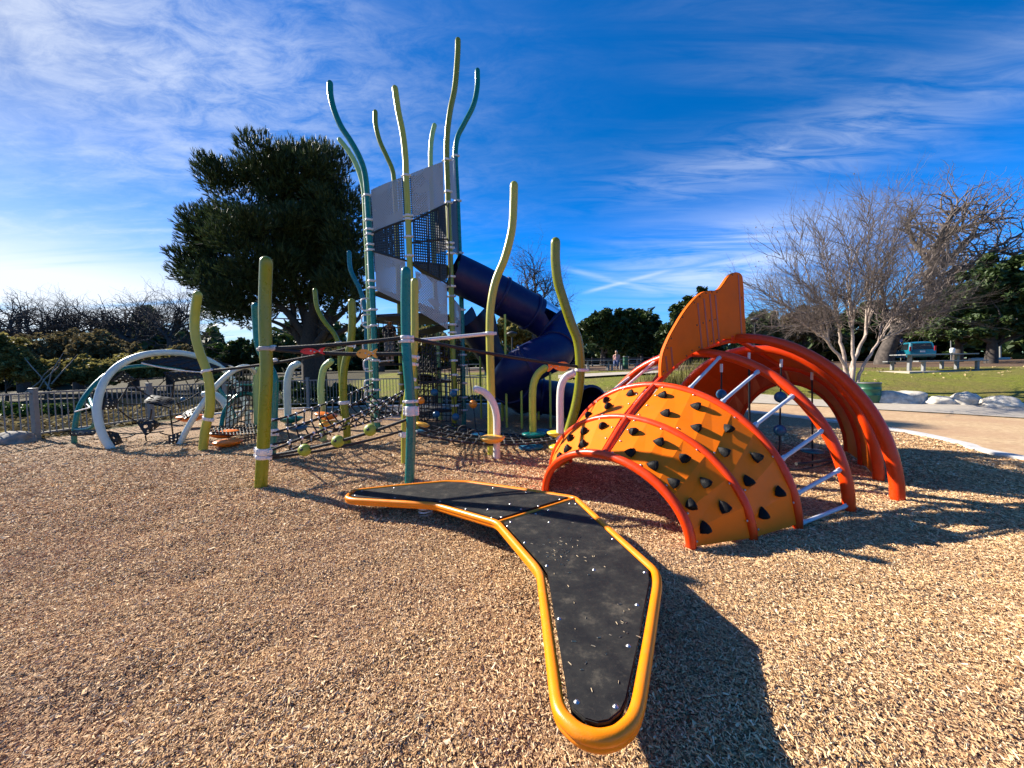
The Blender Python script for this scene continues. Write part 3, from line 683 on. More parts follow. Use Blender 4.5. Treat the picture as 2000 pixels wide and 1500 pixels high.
# rungs between the third and fourth arch, and on the outside between fourth and fifth on the far side
def rung(i, ti, j, tj, m='rung_grey', lift=0.0):
    a, b = ap(i, ti, lift), ap(j, tj, lift); o = MB(); d = (b - a).normalized(); bs_ = basis(d, (a - AR[i][1]))
    o.tube([a + d * 0.05, b - d * 0.05], 0.019, 10)
    for p, s in ((a, 1), (b, -1)):
        o.box(p + d * s * 0.045, 0.12, 0.052, 0.014, bs_, 0.006)
        o.lathe(p + d * s * 0.02 + bs_ @ Vector((0, 0, 0.008)), [(0.011, 0), (0.011, 0.004), (0.006, 0.009)], 10, bs_ @ Vector((0, 0, 1)))
    o.build('rung', m, fish)
def fit_t(i, x, y):
    best = min((math.hypot(proj(ap(i, t))[0] - x, proj(ap(i, t))[1] - y), t) for t in [math.pi * k / 400 for k in range(401)]); return best[1]
for (a, b) in (((1342, 763), (1407, 707)), ((1404, 789), (1479, 735)), ((1468, 835), (1545, 779)), ((1524, 899), (1604, 843)), ((1560, 965), (1639, 917)), ((1572, 1026), (1650, 986))):
    rung(2, fit_t(2, *a), 3, fit_t(3, *b))
for t in (HP + .32, HP + .62, HP + .92, HP + 1.2): rung(2, t, 3, t + .02, 'clamp_white')
for t in (HP + .3, HP + .62, HP + .95): rung(3, t, 4, t, 'clamp_white')
# handholds: find the panel point seen at a pixel
def on_panel(i, j, x, y, lo, hi):
    best = (1e9,)
    ns, ntt = 22, 120
    for a in range(1, ns):
        for b in range(ntt + 1):
            t = lo + (hi - lo) * b / ntt; p = ap(i, t, .014).lerp(ap(j, t, .014), a / ns); q = proj(p); d = (q[0] - x) ** 2 + (q[1] - y) ** 2
            if d < best[0]: best = (d, p, t, a / ns)
    d, p, t, s = best; e = 0.02
    du = ap(i, t + e, .012).lerp(ap(j, t + e, .012), s) - ap(i, t - e, .012).lerp(ap(j, t - e, .012), s); dv = ap(j, t) - ap(i, t)
    n = du.cross(dv).normalized()
    if n.dot(p - (AR[i][1] + AR[j][1]) / 2) < 0: n = -n
    return p, n, dv.normalized()
def hold(p, n, v, s=.78):
    """a rock-like grip: rounded triangle at the base, leaning to a blunt off-centre ridge"""
    bm = bmesh.new(); k = 9; ph = random.uniform(-.5, .5) + 2.2; u = n.cross(v).normalized(); rings = []
    lean = Vector((math.cos(ph + 1), math.sin(ph + 1), 0))
    for (r, h, jx) in ((0.066, 0.0, 0), (0.064, 0.012, 0.0), (0.046, 0.046, 0.014), (0.024, 0.068, 0.024), (0.008, 0.071, 0.026)):
        ring = []
        for q in range(k):
            a = ph + 2 * math.pi * q / k; r_ = r * s * (1 + 0.20 * math.cos(3 * (a - ph)) + random.uniform(-.05, .05))
            ring.append(bm.verts.new(p + u * (r_ * math.cos(a) + lean.x * jx * s) + v * (r_ * math.sin(a) + lean.y * jx * s) + n * (h * s * (1 + random.uniform(-.06, .06)))))
        rings.append(ring)
    for A, B in zip(rings, rings[1:]):
        for q in range(k): bm.faces.new((A[q], A[(q + 1) % k], B[(q + 1) % k], B[q]))
    bm.faces.new(rings[-1]); bmesh.ops.recalc_face_normals(bm, faces=bm.faces[:]); bm.verts.index_update()
    o = MB(); o.add([w.co.copy() for w in bm.verts], [[w.index for w in f.verts] for f in bm.faces], True); bm.free()
    ob = o.build('handhold', 'hold_black', fish); ob.data.set_sharp_from_angle(angle=R(50))
GX = lambda c: (1060 + c[0] / 3.948, 720 + c[1] / 3.948)
for c in ((930, 215), (1185, 300), (945, 345), (1180, 465), (1430, 460), (1400, 640), (1650, 680), (1580, 870), (1810, 950), (1700, 1115)): hold(*on_panel(1, 2, *GX(c), 0.03, HP - .05))
for c in ((700, 485), (900, 575), (680, 650), (850, 745), (1090, 700), (1010, 880), (1255, 875), (1145, 1045), (1390, 1070), (1245, 1225)): hold(*on_panel(0, 1, *GX(c), 0.03, HP - .05))
for c in ((675, 195), (490, 245), (505, 300), (350, 365)): hold(*on_panel(1, 2, *GX(c), HP + .05, math.pi - .1))
for c in ((460, 450), (315, 490), (215, 545), (310, 585), (195, 620), (140, 685)): hold(*on_panel(0, 1, *GX(c), HP + .05, math.pi - .1))
# bolt heads along the panel edges
def pbolt(i, j, t, s):
    p = ap(i, t, .013).lerp(ap(j, t, .013), s); n = (p - (AR[i][1].lerp(AR[j][1], s))).normalized()
    MB().lathe(p, [(0.011, 0), (0.010, 0.005), (0.005, 0.008)], 10, n).build('bolt', 'steel', fish)
for (i, j) in ((0, 1), (1, 2)):
    for t in (.08, .42, .78, 1.12, HP - .09): pbolt(i, j, t, .07 + .02 * i); pbolt(i, j, t + .1 if t < 1.2 else t, .92)
    for s in (.36, .66): pbolt(i, j, HP - .09, s); pbolt(i, j, HP + .09, s)
    for t in (HP + .3, HP + .65): pbolt(i, j, t, .07); pbolt(i, j, t, .93)
# fin: stands in the upright plane through the spine from the third to the fifth arch
A0, A1 = ap(2, HP), ap(4, HP); fd = (A1 - A0); fd.z = 0; fd.normalize(); fn = Vector((-fd.y, fd.x, 0))
if fn.y > 0: fn = -fn
def onfin(x, y):
    d = ray(x, y); o_ = Vector((0, 0, HC)); return o_ + d * ((A0 - o_).dot(fn) / d.dot(fn))
FX = lambda x, y: (1250 + x / 6.252, 520 + y / 6.252)
fo = [(243, 1350), (240, 1230), (262, 1060), (330, 890), (410, 740), (520, 560), (640, 410), (740, 325), (830, 300), (900, 300), (950, 278), (1000, 215), (1060, 130), (1120, 85), (1170, 78), (1210, 95), (1232, 130), (1245, 260), (1255, 500), (1275, 890), (1010, 890), (800, 985), (610, 1070), (400, 1220), (330, 1290)]
fp = [Vector((a, b, 0)) for a, b in fo]
curve = spline(fp[:17], 5) + fp[17:]
poly = [onfin(*FX(p.x, p.y)) for p in curve]
bm = bmesh.new(); vs = [bm.verts.new(p + fn * 0.028) for p in poly]; f = bm.faces.new(vs); ex = bmesh.ops.extrude_face_region(bm, geom=[f])
for v in ex['geom']:
    if isinstance(v, bmesh.types.BMVert): v.co -= fn * 0.056
bmesh.ops.recalc_face_normals(bm, faces=bm.faces[:]); rim = [e for e in bm.edges if len(e.link_faces) == 2 and max(len(q.verts) for q in e.link_faces) > 6]
bmesh.ops.bevel(bm, geom=rim, offset=0.008, segments=2, affect='EDGES'); bm.verts.index_update()
o = MB(); o.add([v.co.copy() for v in bm.verts], [[v.index for v in q.verts] for q in bm.faces]); bm.free(); fin = o.build('fin', 'fin_orange', fish)
for (x0, y0, x1, y1) in ((680, 455, 733, 1010), (755, 400, 812, 985), (826, 342, 880, 945), (893, 355, 943, 915), (1175, 112, 1220, 880), (355, 990, 378, 1225), (290, 1100, 312, 1285)):
    a, b = onfin(*FX(x0, y0)) + fn * 0.0285, onfin(*FX(x1, y1)) + fn * 0.0285; d = (b - a).normalized(); s = fn.cross(d).normalized(); w = 0.0145
    o = MB(); o.box((a + b) / 2, (b - a).length, w * 2, 0.006, basis(d, fn), 0.002); o.build('fin_stripe', 'slot_red', fin)
for (x, y) in ((783, 333), (853, 318), (915, 322), (707, 375), (637, 450), (497, 627), (672, 722), (745, 696), (825, 668), (893, 655), (1105, 113), (1218, 390), (1160, 853), (358, 885), (312, 1000), (265, 1285), (612, 1030), (543, 1095), (848, 918), (918, 898), (698, 990)):
    MB().lathe(onfin(*FX(x, y)) + fn * 0.028, [(0.010, 0), (0.009, 0.005), (0.005, 0.007)], 10, fn).build('bolt', 'black_plastic', fin)
for i_ in range(7):   # brackets that hold the fin to the spine
    s = (i_ + .7) / 7.2; p = A0.lerp(A1, s); k_ = min(int(s * 2), 1); q = ap(2 + k_, HP).lerp(ap(3 + k_, HP), s * 2 - k_)
    MB().box(q + fn * 0.037 + Vector((0, 0, .035)), 0.07, 0.016, 0.05, basis(fd), 0.004).build('bracket', 'tube_orange', fin)

# ropes hanging in the belly of the dome: each its own thing
def ball(mb, c, r): mb.ell(c, r, r, r, 20, 14)
def hanging(label, x, ytop, ybot, Y, items, r=0.011):
    top = P(x[0], ytop, Y); bot = P(x[1], ybot, Y); t = thing('climbing_rope', label, 'climbing rope', bot, 'ropes hanging inside the orange dome')
    MB().tube([top, bot], r, 8).build('rope', 'rope_black', t)
    MB().lathe(top - Vector((0, 0, .10)), [(.016, 0), (.018, .01), (.018, .10), (.016, .11)], 12).build('ferrule', 'clamp_white', t)
    for kind, y, rp in items:
        s = (y - ytop) / (ybot - ytop); c = top.lerp(bot, s)
        if kind == 'disc': MB().lathe(c, [(.02, -.035), (.10, -.022), (.145, -.004), (.148, .006), (.12, .022), (.05, .034), (.02, .036)], 24).build('disc_seat', 'teal_blue', t)
        else: o = MB(); ball(o, c, pxs(rp, Y)); o.build('ball', kind, t)
Yb = 4.5 * K * .98
hanging('short black rope with one dark blue ball by the ladder arch', (1409, 1409), 712, 772, Yb * .95, [('blue_ball', 770, 9.5)])
hanging('bare black rope hanging to the ground near the tunnel mouth', (1463, 1464), 690, 885, Yb * 1.02, [], .015)
hanging('black rope with two blue balls, one above the other', (1526, 1522), 703, 890, Yb, [('blue_ball', 775, 11), ('blue_ball', 840, 11)])
hanging('black rope with a round blue disc seat near its foot', (1586, 1587), 728, 915, Yb * 1.0, [('disc', 881, 0), ])
a, b = P(1555, 906, Yb * .9), P(1622, 897, Yb * .92)
MB_ = MB(); MB_.tube(sag(a, b, .01), .022, 8); MB_.tube(sag(P(1537, 918, Yb * .88), P(1625, 902, Yb * .93), .03), .012, 8)
meta(MB_.build('slack_rope', 'rope_black'), 'thick black rope slung low across the dome between two arches', 'rope')
# ------------------------------------------------------------------ wavy posts
PATHS = {}
def clampband(parent, p, t, r, m='clamp_white', ear=None, h=0.05, name='clamp'):
    """a split band round a post at p, with a bolted ear on each side"""
    t = t.normalized(); o = MB(); R1 = r * 1.16
    o.lathe(p - t * h / 2, [(r * .9, 0), (R1 - .004, 0), (R1, .006), (R1, h - .006), (R1 - .004, h), (r * .9, h)], 18, t, caps=False)
    e = Vector(ear) if ear is not None else Vector((1, -.25, 0)); e = (e - t * e.dot(t)).normalized(); b = basis(e, t)
    for s in (1, -1):
        o.box(p + e * s * (R1 + r * .22), r * .75, r * .6, h * .86, b, 0.006)
        o.lathe(p + e * s * (R1 + r * .3) - b @ Vector((0, r * .3 * 1, 0)), [(.012, 0), (.011, .006), (.004, .008)], 10, -(b @ Vector((0, 1, 0))))
    return o.build(name, m, parent)
def at_row(key, y):
    """centre and tangent of a built post where it crosses photo row y"""
    W3 = PATHS[key]; best = min(range(len(W3)), key=lambda i: abs(proj(W3[i])[1] - y))
    i = best; return W3[i], W3[max(i - 1, 0)] - W3[min(i + 1, len(W3) - 1)]
def post(key, label, m, pts, base_y=None, Y=None, w=None, clamps=(), name='wavy_post', group='wavy posts of the play area', bend=0.0, cat='post', straight=None, dome=1, ph=0.0):
    """pts: centre line in the photo from the top down; stands at distance Y (from base_y if not given)"""
    if Y is None: Y = G(pts[-1][0], base_y).y
    sp = spline([(x, y, 0) for x, y in pts], 7); n = len(sp)
    W3 = []
    for i, q in enumerate(sp):
        s = i / (n - 1); W3.append(P(q.x, q.y, Y + bend * math.sin(math.pi * 2 * s + ph) * (1 - s)))
    r = pxs(w, Y) / 2
    if W3[-1].z > -0.05: W3.append(Vector((W3[-1].x, W3[-1].y, -0.06)))
    PATHS[key] = W3
    t = thing(name, label, cat, (W3[-1].x, W3[-1].y, 0), group)
    MB().tube(W3, r, 20, dome=dome).build('pole', m, t)
    for c in clamps:
        y, h = (c if isinstance(c, tuple) else (c, 0.055)); p, tg = at_row(key, y); clampband(t, p, tg, r, h=h)
    return t, Y, r
G_ = 'wavy posts of the play area'
post('P1', 'olive green wavy post nearest the camera on the left, with white clamps', 'olive', [(520, 512), (518, 570), (517.5, 630), (520.5, 720), (518, 790), (514.5, 870), (510, 945)], 953, w=22.5, clamps=[(676, .05), (686, .05), (883, .085), (894, .05)], bend=.05)
post('P2', 'teal wavy post standing just behind the olive post on the left', 'teal', [(499.5, 598), (501, 630), (505.5, 675), (522, 710), (535.5, 740), (535, 790), (534, 840), (531, 890)], 893, w=14.5, clamps=[(820, .05), (842, .06), (850, .05), (866, .05)], bend=.05)
post('P3', 'teal wavy post in front of the tower with white clamps, nearest the board', 'teal', [(793, 530), (792, 592), (793, 659), (795, 704), (800, 760), (803, 816), (802, 872), (800, 940)], 945, w=18.5, clamps=[(657, .045), (668, .045), (787, .04), (803, .09), (812, .05)], bend=.04)
post('P4', 'yellow green wavy post directly behind the near teal post', 'yellow_lime', [(810, 550), (810, 600), (810, 648), (808, 690), (801, 740), (794, 790), (791, 840), (791, 900)], 905, w=14.5, clamps=[(697, .05), (708, .05), (740, .06), (845, .09)], bend=.03)
post('P5', 'tall pale yellow S-curved post between the tower and the fish dome', 'yellow_lime', [(1004, 362), (1003, 400), (999.5, 450), (986, 504), (968, 549), (959, 594), (956.6, 642), (958, 720), (960, 800), (960, 885)], 888, w=15.5, clamps=[(647, .06)], bend=.03)
post('P6', 'bright olive S-curved post leaning beside the fish dome mouth', 'olive', [(1085, 473), (1085, 510), (1089.5, 549), (1100, 585), (1115, 630), (1128.5, 666), (1133, 710), (1131, 755), (1124, 795), (1112, 837), (1099, 880)], 885, w=18.5, clamps=[(721, .05), (850, .07)], bend=.04)
post('P7', 'pale lime wavy post at the left beside the net dome', 'yellow_lime', [(386, 576), (381, 612), (381, 650), (390, 687), (404, 725), (410, 762), (410, 800), (401, 840), (397, 874)], 879, w=15.5, clamps=[(727, .05), (817, .06)], bend=.04)
post('P8', 'thin green post leaning left in front of the pine trunk', 'olive', [(615, 567), (619.5, 600), (633, 627), (654, 654), (663, 682), (664.5, 720), (667, 770), (668, 806)], 812, w=8.5, clamps=[(668, .05)], bend=.02)
post('P9', 'green wavy post left of the tower with a bend at mid height', 'olive', [(687, 590), (688, 630), (684, 675), (675, 705), (671, 735), (671, 780), (676.5, 825), (678.6, 866)], 870, w=14, clamps=[(676, .05), (784, .07)], bend=.03)
post('P10', 'thin teal blue post curving away left of the tower', 'teal_blue', [(681.6, 493), (685, 528), (702, 564), (712, 597), (715, 630), (717, 720), (720, 803)], 808, w=8.4, clamps=[(632, .05), (715, .05)], bend=.02)
# short hooked posts
GC = 'short hooked posts'
def cane(key, label, m, pts, base_y, w, **kw): return post(key, label, m, pts, base_y, w=w, name='hooked_post', group=GC, **kw)
cane('C1', 'silver hooked post in front of the far fence', 'silver_mint', [(581, 711), (570, 718), (562.5, 738), (561, 765), (562.5, 812), (563, 826)], 829, 12.8)
cane('C2', 'lime hooked post bending right, near the pine trunk', 'mint', [(646, 706), (633, 719), (627.6, 744), (627, 770), (630, 810), (632, 857)], 861, 12.2)
cane('C3', 'lime hooked post peeking out left of the olive post', 'mint', [(507, 717), (502.5, 732), (500.5, 760), (502, 800), (503, 842)], 845, 12)
cane('C4', 'silver hooked post low beside the pale lime post', 'silver_mint', [(400, 770), (420, 771), (437.5, 786), (446, 806), (448, 832)], 836, 12.5)
cane('C5', 'white hooked post bending left across the tall yellow post', 'cane_white', [(930, 760), (947, 767), (962, 785), (969.5, 811), (970.5, 845), (970, 889)], 894, 14)
cane('C6', 'lime hooked post bending right beneath the orange fish', 'lime', [(1064, 719), (1052, 729), (1043, 747), (1040, 774), (1040.6, 830), (1041, 868)], 872, 14.5)
cane('C7', 'white hooked post next to the fish dome mouth', 'cane_white', [(1118, 730), (1106, 736), (1097, 751), (1094, 776), (1094, 830), (1094, 886)], 890, 14.5)

# stepping pods: shells like clams
def pod(label, m, x, y, Y, w, h, mtop=None, tilt=0.0):
    c = P(x, y, Y); rx = pxs(w, Y) / 2; hz = pxs(h, Y)
    t = MB(); rot = Matrix.Rotation(tilt, 3, 'Y'); prof = [(.10, -.62), (.5, -.5), (.82, -.25), (1, .05), (.98, .16), (.80, .27), (.45, .36), (.12, .38)]
    t.lathe(c, [(a * rx, b * hz) for a, b in prof], 28, rot @ Vector((0, 0, 1)))
    meta(t.build('stepping_pod', m), label, 'stepping pod', 'stepping pods')
Yc6 = G(1041, 872).y
pod('orange stepping pod low left, the upper of two', 'pod_orange', 438, 846, G(440, 862).y, 52, 16)
pod('orange stepping pod low left, the lower of two', 'pod_orange', 445, 864, G(445, 872).y - .05, 50, 16)
pod('teal stepping pod round the foot of the silver hooked post', 'teal', 568, 818, G(563, 829).y, 44, 14)
pod('dark blue stepping pod hung in the rope bridge on the left', 'pod_blue', 582, 836, 6.9, 34, 14)
pod('orange stepping pod in the rope bridge, upper one by the lime hooked post', 'pod_orange', 637, 811, G(632, 861).y - .2, 42, 14, tilt=.2)
pod('orange stepping pod in the rope bridge, lower one by the lime hooked post', 'pod_amber', 645, 827, G(632, 861).y - .25, 42, 14, tilt=-.1)
pod('amber stepping pod round the foot of the white hooked post', 'pod_amber', 962, 856, G(970, 894).y - .08, 50, 17)
pod('teal stepping pod on the lime hooked post', 'teal', 1043, 848, Yc6, 48, 14)
pod('dark blue stepping pod behind the teal one', 'pod_blue', 1056, 843, Yc6 + .35, 40, 13)
pod('large dark blue stepping pod hanging below the net', 'pod_blue', 1037, 874, Yc6 - .25, 50, 22)
pod('yellow stepping pod on the white hooked post, the upper of two', 'pod_yellow', 1088, 846, G(1094, 890).y + .1, 40, 13)
pod('yellow stepping pod on the white hooked post, the lower of two', 'pod_yellow', 1090, 874, G(1094, 890).y + .05, 38, 18)
pod('orange stepping pod behind the near teal post', 'pod_amber', 826, 829, 7.8, 27, 9, tilt=.3)
pod('blue stepping pod low behind the near teal post', 'pod_blue', 824, 841, 7.8, 30, 9)
pod('pale blue stepping pod in the net beside the amber one', 'pod_blue', 934, 849, 7.6, 30, 9)
pod('red stepping pod beyond the left net dome', 'pod_orange', 372, 815, 10.3, 46, 15)

# ------------------------------------------------------------------ ropes between the posts
def rope_thing(label, pts, r, m='rope_black', name='hand_rope', cat='rope', group='ropes strung between the posts', fittings=()):
    t = thing(name, label, cat, pts[0], group); MB().tube(pts, r, 8).build('rope', m, t)
    for p, d in fittings: MB().lathe(Vector(p) - Vector(d).normalized() * .04, [(r * 1.2, 0), (r * 1.5, .01), (r * 1.5, .07), (r * 1.2, .08)], 12, Vector(d)).build('fitting', 'clamp_white', t)
    return t
def pp(k, y): return at_row(k, y)[0]
p1, p3 = pp('P1', 678), pp('P3', 662)
rope_thing('upper thick black rope from the olive post to the near teal post', sag(p1, p3, .02), .026, fittings=[(p1.lerp(p3, .05), p3 - p1)])
q1, q3 = pp('P1', 687), pp('P3', 692)
rope_thing('lower thick black rope behind the red and amber fish', sag(q1, q3, .03), .026)
a, b = pp('P7', 727), pp('P9', 678)
rope_thing('black rope rising from the pale lime post to the green post', sag(a, b, .05), .026, fittings=[(a.lerp(b, .47), b - a)])
a, b = pp('P3', 660), pp('P6', 716)
rope_thing('black rope from the near teal post down to the orange fish', sag(a, b, .03), .024)
a, b = pp('P4', 664), pp('P5', 648)
rope_thing('white balance rail between the two yellow posts', [a, a.lerp(b, .5), b], .030, 'white_paint', 'balance_rail', 'rail', None)
# fish-shaped panels on the ropes
def fish_panel(label, x, y, Y, w, h, m, flip, mback='rubber', yaw=0.0):
    c = P(x, y, Y); s = pxs(w, Y) / 2; hs_ = pxs(h, Y) / 2; f = -1 if flip else 1
    prof = [(-1, 0), (-.80, .62), (-.45, .98), (-.05, .92), (.25, .58), (.45, .26), (.72, .80), (1, 1.05), (.86, .30), (.84, -.2), (.98, -1.0), (.70, -.80), (.45, -.24), (.22, -.6), (-.1, -.92), (-.5, -.96), (-.82, -.55)]
    u = Vector((math.cos(yaw), math.sin(yaw), 0)); n = Vector((-u.y, u.x, 0))
    ring = spline([Vector((a, b, 0)) for a, b in prof] + [Vector((-1, 0, 0))], 3)[:-1]
    pts = [c + u * (q.x * s * f) + Vector((0, 0, q.y * hs_)) - n * .02 for q in ring]
    t = thing('rope_fish', label, 'fish panel', c, 'fish shaped panels on the ropes')
    b = MB(); b.prism(pts, n * .028); b.build('body', m, t)
    e = MB(); ec = c + u * (-.62 * s * f) + Vector((0, 0, .22 * hs_)) - n * .021
    e.lathe(ec, [(hs_ * .16, 0), (hs_ * .13, .004), (.002, .005)], 12, -n); e.build('eye', 'black_plastic', t)
    for a, bz in ((-.1, .1), (.2, -.25), (.62, .0)):
        MB().lathe(c + u * (a * s * f) + Vector((0, 0, bz * hs_)) - n * .021, [(.012, 0), (.011, .004), (.004, .006)], 10, -n).build('bolt', 'steel', t)
    return t
fish_panel('red fish-shaped panel on the black rope', 611, 686, p1.lerp(p3, .35).y - .03, 47, 12.5, 'fish_red', False)
fish_panel('amber fish-shaped panel on the black rope left of the near teal post', 717, 691, p1.lerp(p3, .72).y - .03, 41, 18, 'fish_amber', False)
fish_panel('orange fish-shaped panel on the leaning olive post', 1091, 716, pp('P6', 718).y - .03, 46, 19, 'fish_orange', True, yaw=-.25)
# ball rope
a, b, c = pp('P1', 890), pp('P3', 815), None
bt = thing('ball_rope', 'low black rope carrying three green balls between the olive and teal posts', 'ball rope', a)
MB().tube(sag(a, b, .06), .020, 8).build('rope', 'rope_black', bt)
b2 = pp('P3', 842)
MB().tube(sag(a - Vector((0, 0, .03)), pp('P4', 838), .05), .020, 8).build('rope', 'rope_black', bt)
for x, y in ((595, 879), (660, 862), (723, 840)):
    s = (x - 515) / (800 - 515); Yb_ = 1 / ((1 - s) / a.y + s / b.y); cc = P(x, y, Yb_)
    o = MB(); o.ell(cc, .078, .078, .078, 24, 16); o.build('ball', 'green_ball', bt)
    MB().lathe(cc + Vector((0, -.074, .02)), [(.019, 0), (.017, .004), (.003, .0045)], 12, (0, -1, .25)).build('plug', 'black_plastic', bt)

# ------------------------------------------------------------------ rope bridge on the left (between the near olive/teal posts and the tower)
def netthing(name, label, cat, loc): return thing(name, label, cat, loc)
nb = netthing('rope_bridge', 'sloping black rope bridge from the left posts up to the play tower', 'rope bridge', P(620, 830, 6.6) * 1)
CONN = {}
def connector(parent, c, m, axis=0):
    k = (m, axis)
    if k not in CONN:
        o = MB()
        if axis: o.lathe((-.025, 0, 0), [(.016, 0), (.024, .008), (.024, .042), (.016, .05)], 8, (1, 0, .1))
        else: o.ell((0, 0, 0), .026, .026, .034, 8, 6)
        ob = o.build('connector', m); CONN[k] = ob
    else:
        ob = CONN[k].copy(); COL.objects.link(ob)
    ob.parent = parent; ob.location = Vector(c) - ORG[parent.name]; return ob
def strand(A, B, s, r, m='rope_black', name='rope', n=12, o=None):
    k = o or MB(); k.tube(sag(A, B, s, n), r, 7)
    return k
lead = []
for (x0, y0, Y0, x1, y1, Y1) in ((518, 884, 4.9, 800, 757, 8.6), (533, 893, 6.3, 800, 764, 8.7), (533, 868, 6.3, 795, 800, 8.7), (533, 846, 6.35, 740, 765, 9.0), (533, 822, 6.4, 742, 742, 9.2), (560, 838, 7.0, 735, 770, 9.1)):
    A, B = P(x0, y0, Y0), P(x1, y1, Y1); lead.append((A, B)); strand(A, B, .06, .019).build('rope', 'rope_black', nb)
rs_ = MB(); cn = MB()
for k in range(14):
    s = .10 + .062 * k
    q = [A.lerp(B, min(1, s)) - Vector((0, 0, .24 * s * (1 - s))) for A, B in lead]
    q2 = sorted(q[:5], key=lambda v: v.y)
    for u, v in zip(q2, q2[1:]):
        rs_.tube(sag(u, v, .05, 8), .014, 6)
    for v in q2: connector(nb, v, 'clamp_white')
rs_.build('cross_rope', 'rope_black', nb)
# net on the right (between the near teal post and the leaning olive post)
nr = netthing('rope_net', 'sagging black rope net with loops between the near teal post and the fish dome', 'rope net', P(950, 860, 6.8))
A0_, A1_ = pp('P4', 838), pp('P6', 853); B0_, B1_ = P(880, 826, 8.6), P(1060, 846, 7.6)
for s in (0, .25, .5, .75, 1):
    u, v = A0_.lerp(B0_, s), A1_.lerp(B1_, s); strand(u, v, .17 - .05 * s, .021).build('rope', 'rope_black', nr)
cr = MB(); cn = MB()
for k in range(1, 15):
    f_ = k / 15; pv = None
    for s in (0, .25, .5, .75, 1):
        u = A0_.lerp(B0_, s).lerp(A1_.lerp(B1_, s), f_) - Vector((0, 0, (.17 - .05 * s) * 4 * f_ * (1 - f_)))
        if pv is not None: cr.tube(sag(pv, u, .02, 5), .016, 6)
        connector(nr, u, 'rope_grey', 1); pv = u
cr.build('cross_rope', 'rope_black', nr)
lp = MB()
for (x, y, r_) in ((875, 846, .12), (893, 858, .10), (925, 852, .11), (952, 864, .10), (905, 842, .10)):
    c_ = P(x, y, 7.3); pts = [c_ + Vector((r_ * math.cos(a), .3 * r_ * math.sin(a), r_ * math.sin(a))) for a in [2 * math.pi * i / 20 for i in range(22)]]; lp.tube(pts, .014, 7, caps=False)
lp.build('loop', 'rope_black', nr)

# ------------------------------------------------------------------ play tower
TW = thing('play_tower', 'tall play tower of wavy posts with grey curved wall panels and dark mesh', 'play tower', (-2.4, 9.8, 0))
TP = {}; TR = {}
def tpost(key, m, pts, Y, w, clamps=(), zbreak=None):
    sp = spline([(x, y, 0) for x, y in pts], 7); W3 = [P(q.x, q.y, Y) for q in sp]; W3.append(Vector((W3[-1].x, W3[-1].y, -.06)))
    r = pxs(w, Y) / 2; PATHS[key] = W3; TR[key] = r
    o = MB().tube(W3, r, 18, dome=1).build('post', m, TW); ORG[o.name] = ORG[TW.name]
    for c in clamps:
        y, h = (c if isinstance(c, tuple) else (c, .05)); p, tg = at_row(key, y); clampband(o, p, tg, r, h=h)
    return o
tpost('T1', 'teal', [(644.6, 163), (645.5, 185), (651.5, 212), (665, 245), (684.5, 275), (701, 305), (711.5, 335), (716.5, 375), (720, 430), (724, 500), (728, 590), (733, 704), (738, 842)], 8.95, 11,
      [379, 430, 450, 462, 478, 492, 543, 559, (607, .05), (640, .05), (673, .05), (707, .05), (735, .05), (760, .05), (791, .05), (820, .05)])
tpost('T2', 'yellow_lime', [(771.5, 173), (777.5, 215), (786.5, 260), (791.6, 305), (793.5, 350), (796, 400), (798, 450), (800, 500), (804, 600), (809, 720), (813, 852)], 8.72, 11.5,
      [345, 420, 432, 465, 505, 640, 700, 760])
tpost('T3', 'olive', [(894.5, 79), (893.6, 110), (888.5, 170), (879.5, 215), (873.8, 260), (872.5, 305), (874.5, 365), (877, 440), (880, 508), (883, 634), (886, 732), (888, 838)], 9.15, 10.5,
      [313, 380, 398, 478, 487, 495, 546, 560, 572, 584, 632, 642, 682, 709, 734, 766, 797])
tpost('T4', 'teal', [(932.6, 138), (932, 170), (924.5, 206), (906.5, 242), (893.5, 269), (889.5, 305), (893, 380), (897, 480), (901, 586), (904, 732), (906, 826)], 9.95, 9.5,
      [305, 388, 490, 600, 700, 722, 748, 773, 801])
tpost('T5', 'olive', [(733, 219), (734, 245), (741.5, 275), (755, 305), (765.5, 329), (769.5, 352), (773, 410), (777, 500), (781, 640), (785, 740), (787, 800)], 11.0, 8.8, [640, 725, 748, 770])
tpost('T6', 'mint', [(848.6, 245), (843.5, 268), (841, 305), (843, 380), (847, 480), (852, 600), (856, 690), (859, 760), (861, 820)], 10.9, 8.8, [695, 726, 791])
tpost('T7', 'mint', [(663.5, 273), (680, 294), (695, 320), (705.5, 350), (711, 380), (714, 440), (718, 520), (722, 640), (726, 740), (729, 810)], 10.2, 9, [640, 700, 760, 795])
